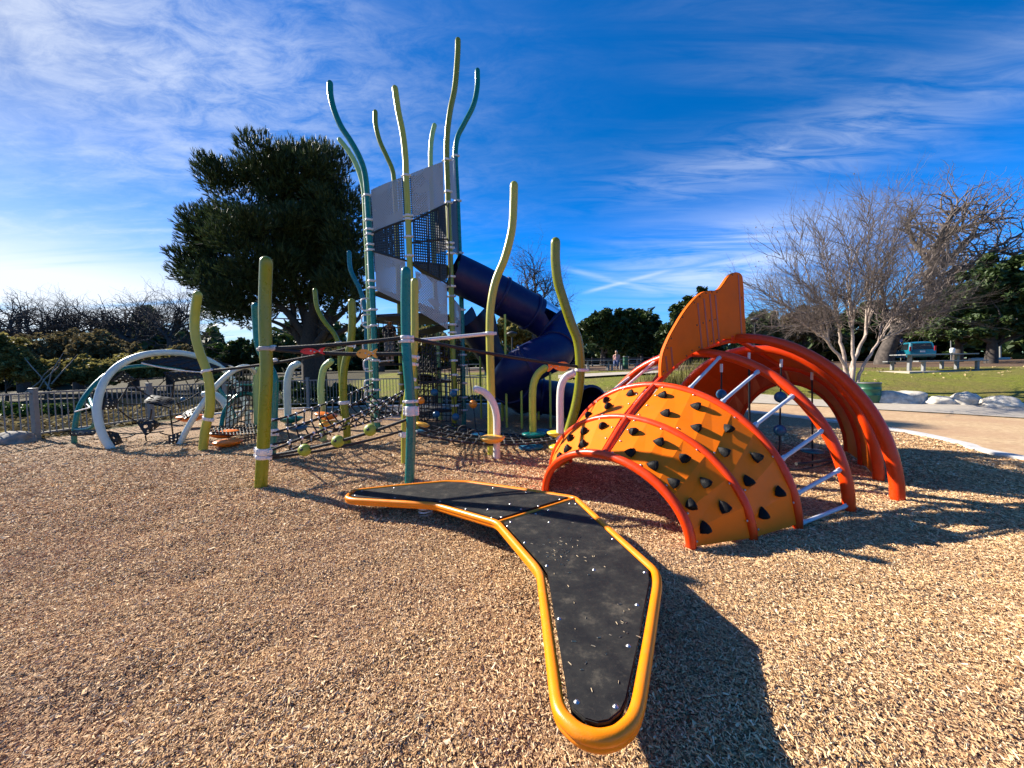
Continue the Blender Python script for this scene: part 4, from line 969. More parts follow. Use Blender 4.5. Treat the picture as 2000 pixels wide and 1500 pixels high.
def perf_mat(name, col, mode):
    """sheet with real see-through holes: 'dots' for punched steel, 'mesh' for woven screen"""
    m = bpy.data.materials.new(name); m.use_nodes = True; t = m.node_tree; b = t.nodes['Principled BSDF']
    uv = t.nodes.new('ShaderNodeUVMap'); uv.uv_map = 'UVMap'
    mp = t.nodes.new('ShaderNodeMapping'); t.links.new(uv.outputs[0], mp.inputs[0]); s = 24.0 if mode == 'dots' else 17.0
    mp.inputs['Scale'].default_value = (s, s, 1); mp.inputs['Rotation'].default_value = (0, 0, R(45 if mode == 'dots' else 0))
    sp = t.nodes.new('ShaderNodeSeparateXYZ'); t.links.new(mp.outputs[0], sp.inputs[0])
    fx = MATH(t, 'SUBTRACT', MATH(t, 'FRACT', sp.outputs[0]), .5); fy = MATH(t, 'SUBTRACT', MATH(t, 'FRACT', sp.outputs[1]), .5)
    b.inputs['Base Color'].default_value = (*col, 1); b.inputs['Roughness'].default_value = .45
    if mode == 'dots':
        d = MATH(t, 'SQRT', MATH(t, 'ADD', MATH(t, 'MULTIPLY', fx, fx), MATH(t, 'MULTIPLY', fy, fy)))
        n = N(t, 'ShaderNodeTexNoise', i_Scale=1.6, i_Detail=1.0); t.links.new(uv.outputs[0], n.inputs['Vector'])
        rad = MATH(t, 'MULTIPLY', MATH(t, 'GREATER_THAN', n.outputs[0], .43), .27); hole = MATH(t, 'LESS_THAN', d, rad)
    else:
        hole = MATH(t, 'MULTIPLY', MATH(t, 'LESS_THAN', MATH(t, 'ABSOLUTE', fx), .27), MATH(t, 'LESS_THAN', MATH(t, 'ABSOLUTE', fy), .27))
    tr = t.nodes.new('ShaderNodeBsdfTransparent'); mx_ = t.nodes.new('ShaderNodeMixShader'); t.links.new(hole, mx_.inputs[0]); t.links.new(b.outputs[0], mx_.inputs[1]); t.links.new(tr.outputs[0], mx_.inputs[2])
    t.links.new(mx_.outputs[0], t.nodes['Material Output'].inputs[0]); M[name] = m
perf_mat('panel_grey', (0.34, 0.34, 0.355), 'dots'); perf_mat('mesh_dark', (0.02, 0.02, 0.024), 'mesh')
def sheet(k0, k1, r0, r1, m, name='panel', thick=.018, push=.0, gap=.12, bow=.03):
    """curved sheet between two tower posts; r0/r1 = photo rows of (top, bottom) at each post"""
    def z_at(k, y): return at_row(k, y)[0]
    a0, a1, b0, b1 = z_at(k0, r0[0]), z_at(k0, r0[1]), z_at(k1, r1[0]), z_at(k1, r1[1]); n = 10
    cen = Vector((-2.45, 9.85, 0)); vs = []; uvs = []
    o = MB(); w = (b0 - a0).length
    for lay in (0, 1):
        for i in range(n + 1):
            s = gap / w + (1 - 2 * gap / w) * i / n
            for (p, q, vv) in ((a0, b0, 1), (a1, b1, 0)):
                c = p.lerp(q, s); out = Vector((c.x - cen.x, c.y - cen.y, 0)).normalized(); c = c + out * (bow * 4 * s * (1 - s) + push - lay * thick); vs.append(c); uvs.append((s * w, c.z))
    nn = 2 * (n + 1); fs = []
    for i in range(n):
        q = 2 * i; fs += [(q, q + 1, q + 3, q + 2), (nn + q, nn + q + 2, nn + q + 3, nn + q + 1), (q, q + 2, nn + q + 2, nn + q), (q + 1, nn + q + 1, nn + q + 3, q + 3)]
    fs += [(0, nn, nn + 1, 1), (2 * n, 2 * n + 1, nn + 2 * n + 1, nn + 2 * n)]
    o.add(vs, fs, False); ob = o.build(name, m, TW); me = ob.data; ul = me.uv_layers.new(name='UVMap')
    for lo in me.loops: ul.data[lo.index].uv = uvs[lo.vertex_index]
    if name == 'panel':
        for s, v in ((.10, .08), (.90, .08), (.10, .92), (.90, .92), (.10, .5), (.90, .5)):
            s = gap / w + (1 - 2 * gap / w) * s; c = a0.lerp(b0, s).lerp(a1.lerp(b1, s), v); out = Vector((c.x - cen.x, c.y - cen.y, 0)).normalized()
            MB().lathe(c + out * (bow * 4 * s * (1 - s) + push - .002), [(.022, 0), (.021, .008), (.010, .014)], 8, out).build('bolt', 'steel', TW)
    return ob
def rail(k0, k1, y0, y1, r=.022, m='deck_dark', name='mesh_frame'):
    a, b = at_row(k0, y0)[0], at_row(k1, y1)[0]; cen = Vector((-2.45, 9.85, 0)); pts = []
    for i in range(9):
        s = .06 + .88 * i / 8; c = a.lerp(b, s); out = Vector((c.x - cen.x, c.y - cen.y, 0)).normalized(); pts.append(c + out * .03 * 4 * s * (1 - s))
    MB().tube(pts, r, 6).build(name, m, TW)
sheet('T7', 'T1', (392, 472), (382, 470), 'panel_grey'); sheet('T7', 'T1', (486, 560), (482, 567), 'panel_grey'); sheet('T7', 'T1', (470, 487), (468, 483), 'mesh_dark', 'mesh_screen')
sheet('T1', 'T2', (377, 456), (345, 428), 'panel_grey'); sheet('T1', 'T2', (485, 568), (513, 598), 'panel_grey'); sheet('T1', 'T2', (458, 484), (430, 510), 'mesh_dark', 'mesh_screen')
sheet('T2', 'T3', (342, 432), (314, 395), 'panel_grey'); sheet('T2', 'T3', (520, 606), (568, 650), 'panel_grey'); sheet('T2', 'T3', (434, 517), (397, 565), 'mesh_dark', 'mesh_screen')
sheet('T3', 'T4', (311, 390), (304, 387), 'panel_grey'); sheet('T3', 'T4', (575, 655), (597, 670), 'panel_grey'); sheet('T3', 'T4', (392, 500), (390, 492), 'mesh_dark', 'mesh_screen')
sheet('T6', 'T5', (330, 420), (350, 430), 'mesh_dark', 'mesh_screen'); sheet('T5', 'T7', (365, 520), (385, 540), 'mesh_dark', 'mesh_screen'); sheet('T4', 'T6', (395, 480), (400, 490), 'mesh_dark', 'mesh_screen')
for k0, k1, y0, y1 in (('T1', 'T2', 458, 431), ('T1', 'T2', 484, 511), ('T2', 'T3', 434, 398), ('T2', 'T3', 517, 565), ('T3', 'T4', 392, 389), ('T2', 'T3', 478, 470)): rail(k0, k1, y0, y1)
for s, ya, yb in ((.12, 431, 519), (.45, 420, 538), (.72, 408, 552), (.94, 400, 562)):
    a = at_row('T2', ya)[0].lerp(at_row('T3', ya)[0], s); b = at_row('T2', yb)[0].lerp(at_row('T3', yb)[0], s); out = Vector((a.x + 2.45, a.y - 9.85, 0)).normalized() * .07
    MB().tube([Vector((a.x, a.y, P(800, ya, a.y).z)) + out, Vector((a.x, a.y, P(800, yb, a.y).z)) + out], .018, 6).build('mesh_frame', 'deck_dark', TW)
# decks: floors of dark steel
def deckfloor(z, keys, th=.06, shrink=.93):
    cen = Vector((-2.45, 9.85, z)); pts = []
    for k in keys:
        p = min(PATHS[k], key=lambda v: abs(v.z - z)); pts.append(cen + (Vector((p.x, p.y, z)) - cen) * shrink)
    MB().prism(pts, (0, 0, -th)).build('floor', 'deck_dark', TW)
ALL = ['T1', 'T2', 'T3', 'T4', 'T6', 'T5', 'T7']
deckfloor(1.62, ['T1', 'T7', 'T5', 'T6']); deckfloor(1.18, ['T2', 'T3', 'T4', 'T6']); deckfloor(2.75, ALL); deckfloor(.48, ['T1', 'T2', 'T3', 'T6', 'T5']); deckfloor(3.9, ['T2', 'T3', 'T4', 'T6'])
# nets inside the tower
def net(name, A, B, C_, D, nu, nv, r=.011, m='rope_black', parent=TW, sg=.0):
    o = MB()
    def pt(u, v): return A.lerp(B, u).lerp(D.lerp(C_, u), v) - Vector((0, 0, sg * 4 * u * (1 - u)))
    for i in range(nu + 1): o.tube([pt(i / nu, j / nv) for j in range(nv + 1)], r, 5)
    for j in range(nv + 1): o.tube([pt(i / nu, j / nv) for i in range(nu + 1)], r, 5)
    return o.build(name, m, parent)
def tz_(k, z): p = min(PATHS[k], key=lambda v: abs(v.z - z)); return Vector((p.x, p.y, z))
net('climbing_net', tz_('T2', 2.3), tz_('T3', 2.1), tz_('T3', .2), tz_('T2', .3), 9, 14); net('climbing_net', tz_('T1', 2.6), tz_('T2', 2.5), tz_('T2', 1.9), tz_('T1', 1.7), 8, 6)
net('climbing_net', tz_('T5', 1.6), tz_('T6', 1.5), tz_('T6', .1), tz_('T5', .1), 10, 10); net('climbing_net', tz_('T3', 2.2), tz_('T4', 2.2), tz_('T4', .3), tz_('T3', .3), 6, 12)
net('climbing_net', tz_('T2', 1.5), tz_('T6', 2.6), tz_('T6', .3), tz_('T2', .1), 10, 12); net('climbing_net', tz_('T7', 2.6), tz_('T1', 2.6), tz_('T1', .15), tz_('T7', .15), 4, 16)
# rubber belts across the inside (the black plates seen through the frame) and round pads
for k0, k1, z0, z1 in (('T2', 'T6', 1.35, 1.05), ('T3', 'T5', 2.5, 2.3), ('T1', 'T6', 3.3, 3.0), ('T4', 'T5', 1.55, 1.3)):
    a, b = tz_(k0, z0), tz_(k1, z1); MB().box((a + b) / 2, (b - a).length * .9, .55, .03, basis(b - a)).build('belt', 'rubber', TW)
# hooped rungs between the front left posts, and white struts
for i_, y in enumerate((600, 634, 668, 720, 748, 778)):
    a = at_row('T1', y + 10)[0]; b = at_row('T7', y)[0]; out = Vector((-.22, -.12, 0)); c0 = a.lerp(b, .30)
    pts = [a, a + out * .9 + Vector((0, 0, -.02)), a + out * 1.0 + Vector((0, 0, .20)), a + out * .5 + Vector((0, 0, .25)), c0 + Vector((0, 0, .25))]
    MB().tube(spline(pts, 4), .017, 7).build('hoop_step', 'clamp_white', TW)
for (x0, y0, Y0, x1, y1, Y1) in ((742, 706, 8.9, 768, 704, 9.4), (742, 793, 8.9, 795, 793, 8.9), (742, 816, 8.9, 790, 815, 8.9), (742, 819, 8.9, 792, 822, 9.2)):
    MB().tube([P(x0, y0, Y0), P(x1, y1, Y1)], .018, 8).build('strut', 'clamp_white', TW)
# ropes with balls by the tower foot
def ballrope(label, x0, y0, x1, y1, Y, balls):
    a, b = P(x0, y0, Y), P(x1, y1, Y); t = thing('ball_rope', label, 'ball rope', b, 'ball ropes at the tower foot'); MB().tube([a, b], .011, 7).build('rope', 'rope_black', t)
    for x, y, r_, m in balls:
        s = (y - y0) / (y1 - y0); MB().ell(a.lerp(b, s), pxs(r_, Y), pxs(r_, Y), pxs(r_, Y), 18, 12).build('ball', m, t)
ballrope('rope with two blue balls in front of the olive tower post', 879, 700, 893, 850, 8.5, [(881, 768, 7.3, 'blue_ball'), (888, 814, 7.3, 'blue_ball')])
ballrope('rope with two blue balls left of the olive tower post', 842, 700, 856, 850, 8.7, [(844, 766, 7.3, 'blue_ball'), (852, 809, 7.0, 'blue_ball')])
ballrope('rope with one orange ball right of the tower foot', 914, 700, 931, 850, 8.4, [(919, 789, 8.2, 'orange_ball')])
ballrope('rope with one orange ball beside the near teal post', 818, 690, 826, 850, 8.2, [(821, 782, 7.0, 'orange_ball')])

# child on the tower floor, seen from behind
def person(label, base, h, shirt, legs, hair='hair_dark', face=(0, 1), sit=False):
    t = thing('person', label, 'person', base); f = Vector((face[0], face[1], 0)).normalized(); s = Vector((f.y, -f.x, 0)); U = Vector((0, 0, 1)); b = Vector(base)
    def at(a, fw, u): return b + s * a * h + f * fw * h + U * u * h
    hip = .52 if not sit else .26
    v = [at(0, 0, hip), at(0, 0, hip + .12), at(0, .0, hip + .25), at(0, .01, hip + .33), at(0, .02, hip + .37), at(0, .03, hip + .43)]; rad = [.075, .07, .085, .05, .03, .055]
    e = [(0, 1), (1, 2), (2, 3), (3, 4), (4, 5)]
    def chain(st, pts, rs):
        pv = st
        for p, r_ in zip(pts, rs): v.append(p); rad.append(r_); e.append((pv, len(v) - 1)); pv = len(v) - 1
    for k in (1, -1):
        chain(3, [at(.105 * k, 0, hip + .30), at(.13 * k, .01, hip + .14), at(.125 * k, .08, hip + .03)], [.035, .028, .022])
        if sit: chain(0, [at(.055 * k, .02, hip), at(.06 * k, .24, hip + .01), at(.06 * k, .25, hip - .24), at(.06 * k, .31, hip - .25)], [.062, .048, .034, .028])
        else: chain(0, [at(.05 * k, 0, hip - .04), at(.055 * k, .01, .28), at(.055 * k, -.01, .04), at(.055 * k, .07, .02)], [.062, .045, .032, .028])
    def skin(name, vs_, es_, rd, m, par, root=0):
        me = bpy.data.meshes.new(name); o = bpy.data.objects.new(name, me); COL.objects.link(o); o.parent = par; org = ORG[par.name]; ORG[o.name] = org
        me.from_pydata([tuple(p - org) for p in vs_], es_, []); md = o.modifiers.new('s', 'SKIN')
        for i, d in enumerate(me.skin_vertices[0].data): d.radius = (rd[i] * h, rd[i] * h); d.use_root = (i == root)
        sb = o.modifiers.new('d', 'SUBSURF'); sb.levels = sb.render_levels = 2; me.materials.append(M[m]); return o
    skin('body', v, e, rad, 'skin', t)
    hd = MB(); hd.ell(at(0, .035, hip + .445), .062 * h, .075 * h, .085 * h, 14, 10, basis(s)); hd.build('head', 'skin', t)
    hr = MB(); hr.ell(at(0, .022, hip + .465), .068 * h, .076 * h, .078 * h, 14, 10, basis(s)); hr.build('hair', hair, t)
    o = MB(); prof = [(.092, 0), (.098, .06), (.100, .14), (.105, .20), (.085, .27), (.04, .31)]; c = at(0, 0, hip - .02)
    n = 18; ring = []
    for r_, z in prof:
        for j in range(n):
            a = 2 * math.pi * j / n; ring.append(c + s * math.cos(a) * r_ * h * 1.15 + f * math.sin(a) * r_ * h * .85 + U * z * h)
    o.add(ring, [(i * n + j, i * n + (j + 1) % n, (i + 1) * n + (j + 1) % n, (i + 1) * n + j) for i in range(len(prof) - 1) for j in range(n)], True)
    for k in (1, -1): o.tube([at(.095 * k, 0, hip + .31), at(.125 * k, .01, hip + .19)], [.045 * h, .042 * h], 10)
    o.build('shirt', shirt, t); o = MB()
    for k in (1, -1):
        if sit: o.tube([at(.05 * k, 0, hip), at(.06 * k, .25, hip + .01), at(.06 * k, .25, hip - .2)], [.076 * h, .062 * h, .05 * h], 10)
        else: o.tube([at(.045 * k, 0, hip + .03), at(.055 * k, .01, .26)], [.076 * h, .066 * h], 10)
    o.build('trousers', legs, t)
    return t
cb = P(762, 706, 9.9); person('child in a black shirt and grey shorts standing on the tower floor, back turned', (cb.x, cb.y, 1.625), 1.12, 'cloth_black', 'cloth_grey')

# ------------------------------------------------------------------ slides
SLD = thing('tube_slide', 'dark blue enclosed spiral tube slide leaving the tower to the right', 'slide', G(1000, 812))
cl = [(885, 532, 9.6), (945, 560, 9.9), (1008, 594, 10.2), (1058, 622, 10.5), (1090, 650, 10.4), (1088, 682, 9.9), (1052, 700, 9.4), (1012, 724, 9.4), (996, 752, 10.0), (1022, 770, 10.7), (1072, 776, 10.8), (1120, 784, 10.2), (1152, 792, 9.6)]
ctr = spline([P(*c) for c in cl], 8); rT = .485
cut = [0, 12, 20, 28, 40, 52, 64, 78, len(ctr) - 1]
def tube_shell(i0, i1, gap=None, m='navy'):
    o = MB(); n = 28; pts = ctr[i0:i1 + 1]; vs = []
    for i, p in enumerate(pts):
        g_ = i0 + i; t = (ctr[min(g_ + 1, len(ctr) - 1)] - ctr[max(g_ - 1, 0)]).normalized(); u = t.cross(Vector((0, 0, 1))).normalized(); w = u.cross(t)
        for rr_ in (rT, rT - .02):
            for j in range(n): a = 2 * math.pi * j / n; vs.append(p + (u * math.cos(a) + w * math.sin(a)) * rr_)
    fs = []
    for i in range(len(pts) - 1):
        for j in range(n):
            a = 2 * math.pi * (j + .5) / n
            if gap and gap(i / (len(pts) - 1), a): continue
            k = (j + 1) % n; A = i * 2 * n; B = (i + 1) * 2 * n; fs += [(A + j, A + k, B + k, B + j), (A + n + j, B + n + j, B + n + k, A + n + k)]
    o.add(vs, fs, True); return o.build('tube_section', m, SLD)
for a, b in zip(cut, cut[1:]):
    tube_shell(a, b, gap=(lambda s, an: .18 < s < .90 and .1 < an < 2.0) if a == 20 else None)
    p = ctr[b]; t = (ctr[min(b + 1, len(ctr) - 1)] - ctr[b - 1]).normalized()
    MB().lathe(p - t * .035, [(rT - .02, 0), (rT + .035, 0), (rT + .042, .01), (rT + .042, .06), (rT + .035, .07), (rT - .02, .07)], 28, t, caps=False).build('flange', 'navy', SLD)
gm = bpy.data.materials.new('clear_plastic'); gm.use_nodes = True; b_ = gm.node_tree.nodes['Principled BSDF']; b_.inputs['Transmission Weight'].default_value = 1.0; b_.inputs['Roughness'].default_value = .06; b_.inputs['IOR'].default_value = 1.1; b_.inputs['Base Color'].default_value = (.82, .88, .92, 1); M['clear'] = gm
o = MB(); vs = []; n = 8
for i in range(20, 29):
    p = ctr[i]; t = (ctr[i + 1] - ctr[i - 1]).normalized(); u = t.cross(Vector((0, 0, 1))).normalized(); w = u.cross(t)
    for j in range(n + 1): a = .1 + 1.9 * j / n; vs.append(p + (u * math.cos(a) + w * math.sin(a)) * (rT - .008))
o.add(vs, [(i * (n + 1) + j, i * (n + 1) + j + 1, (i + 1) * (n + 1) + j + 1, (i + 1) * (n + 1) + j) for i in range(8) for j in range(n)], True); o.build('window', 'clear', SLD)
for x, yt, yb, Y in ((986, 614, 836, 9.4), (1018, 752, 840, 9.3), (1074, 718, 842, 9.2), (980, 762, 812, 10.6), (1052, 800, 815, 10.6)):
    a = P(x, yt, Y); MB().tube([Vector((a.x, a.y, -.05)), a], pxs(4.6, Y) / 2, 12).build('support_post', 'lime', SLD)
S2 = thing('open_slide', 'very dark blue open slide with high wavy sides behind the tower', 'slide', P(985, 800, 11.3) * 1)
c2 = spline([P(904, 632, 10.7), P(930, 668, 11.0), P(960, 715, 11.3), P(990, 768, 11.6), P(1020, 800, 11.9)], 8); vs = []
prof = [(-.42, .62), (-.42, .05), (-.30, -.12), (0, -.17), (.30, -.12), (.42, .05), (.42, .62)]
for i, p in enumerate(c2):
    t = (c2[min(i + 1, len(c2) - 1)] - c2[max(i - 1, 0)]).normalized(); u = t.cross(Vector((0, 0, 1))).normalized(); w = u.cross(t); s = i / (len(c2) - 1); hs2 = 1.15 - .75 * s + .25 * math.sin(s * 9 + 1)
    for lay in (1, .93):
        for a, b in prof: vs.append(p + u * a * lay + w * (b * hs2 if b > .3 else b * lay))
o = MB(); fs = []
for i in range(len(c2) - 1):
    for j in range(6): A = i * 14 + j; B = (i + 1) * 14 + j; fs += [(A, A + 1, B + 1, B), (A + 7, B + 7, B + 8, A + 8)]
    A = i * 14; B = A + 14; fs += [(A, B, B + 7, A + 7), (A + 6, A + 13, B + 13, B + 6)]
o.add(vs, fs, True); o.build('trough', 'navy_dark', S2)
for i in (10, 22): p = c2[i]; MB().tube([Vector((p.x, p.y, -.05)), p], .03, 10).build('support_post', 'lime', S2)

# ------------------------------------------------------------------ net dome on the left
ND = thing('net_dome', 'climbing dome of silver and teal arches with black nets at the far left', 'climbing frame', G(300, 858))
def parch(pts, r, m, n=8):
    W3 = [P(*p) for p in pts]; W3s = spline(W3, n); o = MB().tube(W3s, r, 16); o.build('arch', m, ND); return W3s
Ya = G(217, 876).y; Yb2 = G(350, 868).y
aA = parch([(219, 880, Ya), (200, 848, Ya), (189.5, 805, Ya + .05), (194, 770, Ya + .15), (207, 740, Ya + .3), (232, 714, Ya + .55), (270, 696, Ya + .85), (312, 689, Ya + 1.2), (362, 691, Ya + 1.6), (410, 705, Ya + 2.0), (450, 735, Ya + 2.4), (478, 785, Ya + 2.7), (486, 835, Ya + 2.8)], pxs(13.5, Ya) / 2, 'silver_mint')
aB = parch([(350, 869, Yb2), (370, 830, Yb2 + .1), (400, 783, Yb2 + .3), (430, 746, Yb2 + .5), (460, 722, Yb2 + .75), (486, 717, Yb2 + 1.0), (500, 735, Yb2 + 1.4), (497, 768, Yb2 + 1.8), (478, 800, Yb2 + 2.1), (456, 828, Yb2 + 2.3)], pxs(10.5, Yb2) / 2, 'silver_mint')
Yt = G(145, 868).y
aC = parch([(145, 870, Yt), (146, 838, Yt), (155, 795, Yt + .1), (180, 756, Yt + .5), (215, 728, Yt + 1.0), (262, 716, Yt + 1.7), (320, 716, Yt + 2.4), (380, 733, Yt + 3.0), (425, 757, Yt + 3.3), (450, 795, Yt + 3.4), (466, 828, Yt + 3.5)], pxs(8.5, Yt) / 2, 'teal')
aD = parch([(146, 838, Yt), (160, 839, Yt - .1), (180, 834, Yt - .25), (189, 815, Yt - .4), (182, 795, Yt - .3), (176, 780, Yt + .2)], pxs(6.5, Yt) / 2, 'teal')
parch([(430, 850, 8.6), (440, 800, 8.9), (470, 770, 9.2), (498, 775, 9.4), (508, 810, 9.5), (510, 830, 9.5)], .045, 'teal')
MB().tube([P(147, 804, Yt), P(176, 796, Yt - .3)], .014, 8).build('brace', 'clamp_white', ND)
MB().tube([P(176, 796, Yt - .3), P(170, 790, Yt + .3)], .014, 8).build('brace', 'clamp_white', ND)
def padmat():
    m = bpy.data.materials.new('rubber_web'); m.use_nodes = True; M['rubber_web'] = m; b = m.node_tree.nodes['Principled BSDF']; b.inputs['Base Color'].default_value = (.013, .013, .014, 1); b.inputs['Roughness'].default_value = .6
padmat()
def webpad(quad, nu, nv, name='web_mat', hole=.68, sag_=0.05, th=.03):
    """rubber mat with rounded holes, stretched over four corners"""
    A, B, C_, D = [P(*q) for q in quad]; o = MB(); up = (B - A).cross(D - A).normalized()
    def pt(u, v): return A.lerp(B, u).lerp(D.lerp(C_, u), v) - up * sag_ * 4 * u * (1 - u) * 4 * v * (1 - v)
    for i in range(nu):
        for j in range(nv):
            off = .5 / nu if j % 2 else 0; u0, u1, v0, v1 = i / nu, (i + 1) / nu, j / nv, (j + 1) / nv
            outer = [pt(u0, v0), pt((u0 + u1) / 2, v0), pt(u1, v0), pt(u1, (v0 + v1) / 2), pt(u1, v1), pt((u0 + u1) / 2, v1), pt(u0, v1), pt(u0, (v0 + v1) / 2)]
            k = random.uniform(hole - .2, hole); cu, cv = (u0 + u1) / 2, (v0 + v1) / 2; inner = []
            for q in range(8):
                a = math.pi * 1.25 + q * math.pi / 4; inner.append(pt(cu + math.cos(a) * k * (u1 - u0) / 2, cv + math.sin(a) * k * (v1 - v0) / 2))
            vs = outer + inner + [p - up * th for p in outer] + [p - up * th for p in inner]; fs = []
            for q in range(8):
                w = (q + 1) % 8; fs += [(q, w, 8 + w, 8 + q), (16 + q, 24 + q, 24 + w, 16 + w), (8 + q, 8 + w, 24 + w, 24 + q)]
            o.add(vs, fs)
    return o.build(name, 'rubber_web', ND)
webpad([(272, 708, Ya + .8), (370, 694, Ya + 1.7), (452, 714, Ya + 2.6), (396, 726, Ya + 1.5)], 10, 5, hole=.62)
webpad([(214, 744, Ya + .3), (238, 723, Ya + .5), (263, 740, Ya + .9), (252, 748, Ya + .7)], 4, 3)
webpad([(198, 801, Ya + .1), (203, 777, Ya + .2), (228, 779, Ya + .5), (226, 799, Ya + .4)], 4, 3)
webpad([(208, 842, Ya + .1), (228, 846, Ya + .3), (238, 866, Ya + .3), (222, 872, Ya + .1)], 3, 3)
webpad([(318, 728, Ya + 1.5), (375, 724, Ya + 2.2), (398, 738, Ya + 2.3), (335, 747, Ya + 1.5)], 6, 3)
webpad([(280, 786, Ya + .9), (296, 773, Ya + 1.3), (342, 780, Ya + 1.5), (330, 797, Ya + 1.0)], 6, 3)
webpad([(266, 824, Ya + .5), (290, 820, Ya + .8), (314, 830, Ya + .9), (284, 852, Ya + .5)], 4, 3, sag_=.14)
webpad([(328, 852, Yb2 - .1), (354, 842, Yb2 + .1), (348, 866, Yb2), (330, 868, Yb2 - .1)], 3, 3)
webpad([(354, 812, Yb2 + .8), (386, 796, Yb2 + .9), (380, 810, Yb2 + .5), (362, 820, Yb2 + .4)], 4, 3)
webpad([(136, 842, Yt - .1), (190, 838, Yt - .3), (186, 848, Yt - .3), (140, 850, Yt)], 5, 2)
lr = MB()
for pts in ([(263, 740), (318, 737)], [(256, 748), (300, 778)], [(228, 786), (280, 788)], [(232, 800), (268, 824)], [(342, 790), (390, 766)], [(340, 745), (336, 776)], [(296, 800), (292, 822)], [(314, 830), (356, 818)], [(312, 845), (352, 850)], [(232, 856), (268, 846)], [(284, 852), (288, 868)], [(332, 800), (338, 850)], [(346, 786), (352, 796)], [(228, 846), (320, 842)], [(205, 846), (160, 838)], [(226, 790), (252, 750)]):
    a, b = P(*pts[0], Ya + .7), P(*pts[1], Ya + 1.0); lr.tube(sag(a, b, .03, 6), .014, 6)
lr.build('rope', 'rope_black', ND)
bl_ = MB()
o = MB(); o.ell(P(357, 780, Ya + 1.3), .05, .05, .05, 14, 10); o.build('ball', 'blue_ball', ND)
wl = MB(); wl.tube(sag(P(276, 709, Ya + .78), P(398, 727, Ya + 1.48), .04), .016, 8)
wl.tube(sag(P(372, 693, Ya + 1.7), P(455, 716, Ya + 2.6), .02), .016, 8); wl.build('edge_cable', 'clamp_white', ND)
def pt2(x, y, d): return P(x, y, Yb2 + d)
net('cargo_net', pt2(448, 735, .7), pt2(495, 722, 1.4), pt2(492, 838, 1.8), pt2(438, 858, .8), 7, 12, r=.012, parent=ND, sg=-.05)
net('cargo_net', pt2(408, 832, .4), pt2(505, 826, 1.6), pt2(510, 846, .2), pt2(415, 848, -.3), 14, 4, r=.014, parent=ND, sg=.03)
for x, y, d in ((470, 752, 1.4), (470, 772, 1.6)):
    MB().lathe(pt2(x, y, d), [(.02, -.02), (.30, -.01), (.30, .015), (.02, .025)], 20).build('disc_step', 'teal', ND)
# ------------------------------------------------------------------ fence
FN = thing('metal_fence', 'grey metal picket fence with square posts along the back and left of the play area', 'fence', (-11, 11, 0))
FA = G(72, 857); FB = G(295, 824)
corner = Vector((-11.0, 14.7, 0)); fpath = [Vector((-11.35, 5.6, 0)), Vector((FA.x, FA.y, 0)), Vector((FB.x, FB.y, 0)), corner, Vector((-8.3, 15.6, 0)), Vector((-5.5, 15.7, 0)), Vector((-2.7, 15.7, 0)), Vector((-.2, 15.7, 0))]
FH = 1.12
for i, p in enumerate(fpath):
    o = MB(); o.box(p + Vector((0, 0, .55)), .105, .105, 1.2, None, .006); o.box(p + Vector((0, 0, 1.165)), .125, .125, .03, None, .008); o.build('fence_post', 'fence_grey', FN)
for i, (a, b) in enumerate(zip(fpath, fpath[1:])):
    d = b - a; L_ = d.length; d.normalize(); o = MB(); bs_ = basis(d)
    for z in (.12, FH - .06): o.box((a + b) / 2 + Vector((0, 0, z)), L_ - .10, .035, .04, bs_)
    n = int(L_ / .125)
    for k in range(1, n): o.box(a + d * (L_ * k / n) + Vector((0, 0, .59)), .018, .018, .92, bs_)
    o.build('picket_panel', 'fence_grey', FN)

# ------------------------------------------------------------------ rocks
mat('granite_grey', (0.24, 0.215, 0.185), 0.95, var=0.35, nscale=7, bump=0.6, bscale=26)
mat('granite', (0.54, 0.49, 0.41), 0.9, var=0.34, nscale=7, bump=0.6, bscale=26)
def rock(label, x, yb, w, h, seed, dz=0.0, depth=.8, Y=None, name='boulder', group='boulders along the path'):
    g_ = G(x, yb, dz) if Y is None else P(x, yb, Y); Y_ = g_.y; rx = pxs(w, Y_) / 2; rz = pxs(h, Y_)
    off = Vector((seed * 3.1, seed * 1.7, seed))
    o = MB()
    def f(d):
        a = noise.noise(d * 1.3 + off) * .30 + noise.noise(d * 3.1 + off) * .10 + noise.noise(d * 8 + off) * .03
        return 1 + a
    o.ell(g_ + Vector((0, rx * .35, rz * .08)), rx, rx * depth, rz * .95, 36, 22, Matrix.Rotation(seed, 3, 'Z') if False else None, f)
    meta(o.build(name, 'granite_grey' if x < 100 or 1100 < x < 1300 else 'granite'), label, 'boulder', group)
rock('flat grey boulder at the left edge by the fence post', 12, 868, 72, 24, 1.3)
rock('broad boulder beside the green bin, half in shade', 1768, 786, 92, 23, 2.2)
rock('small low boulder right of the broad shaded one', 1848, 788, 50, 14, 3.7)
rock('angular pale boulder with a shaded right side', 1899, 789, 58, 22, 4.4)
rock('low boulder near the right edge, set behind another', 1962, 784, 54, 18, 5.9, Y=14.2)
rock('pale boulder at the right edge on the path side', 1972, 793, 66, 17, 6.3)
rock('boulder seen through the tunnel ring', 1575, 770, 58, 18, 7.1)
rock('dark boulder beyond the slide exit', 1160, 782, 66, 20, 8.8)
rock('small boulder at the path edge beyond the fish dome', 1212, 784, 30, 12, 9.5)

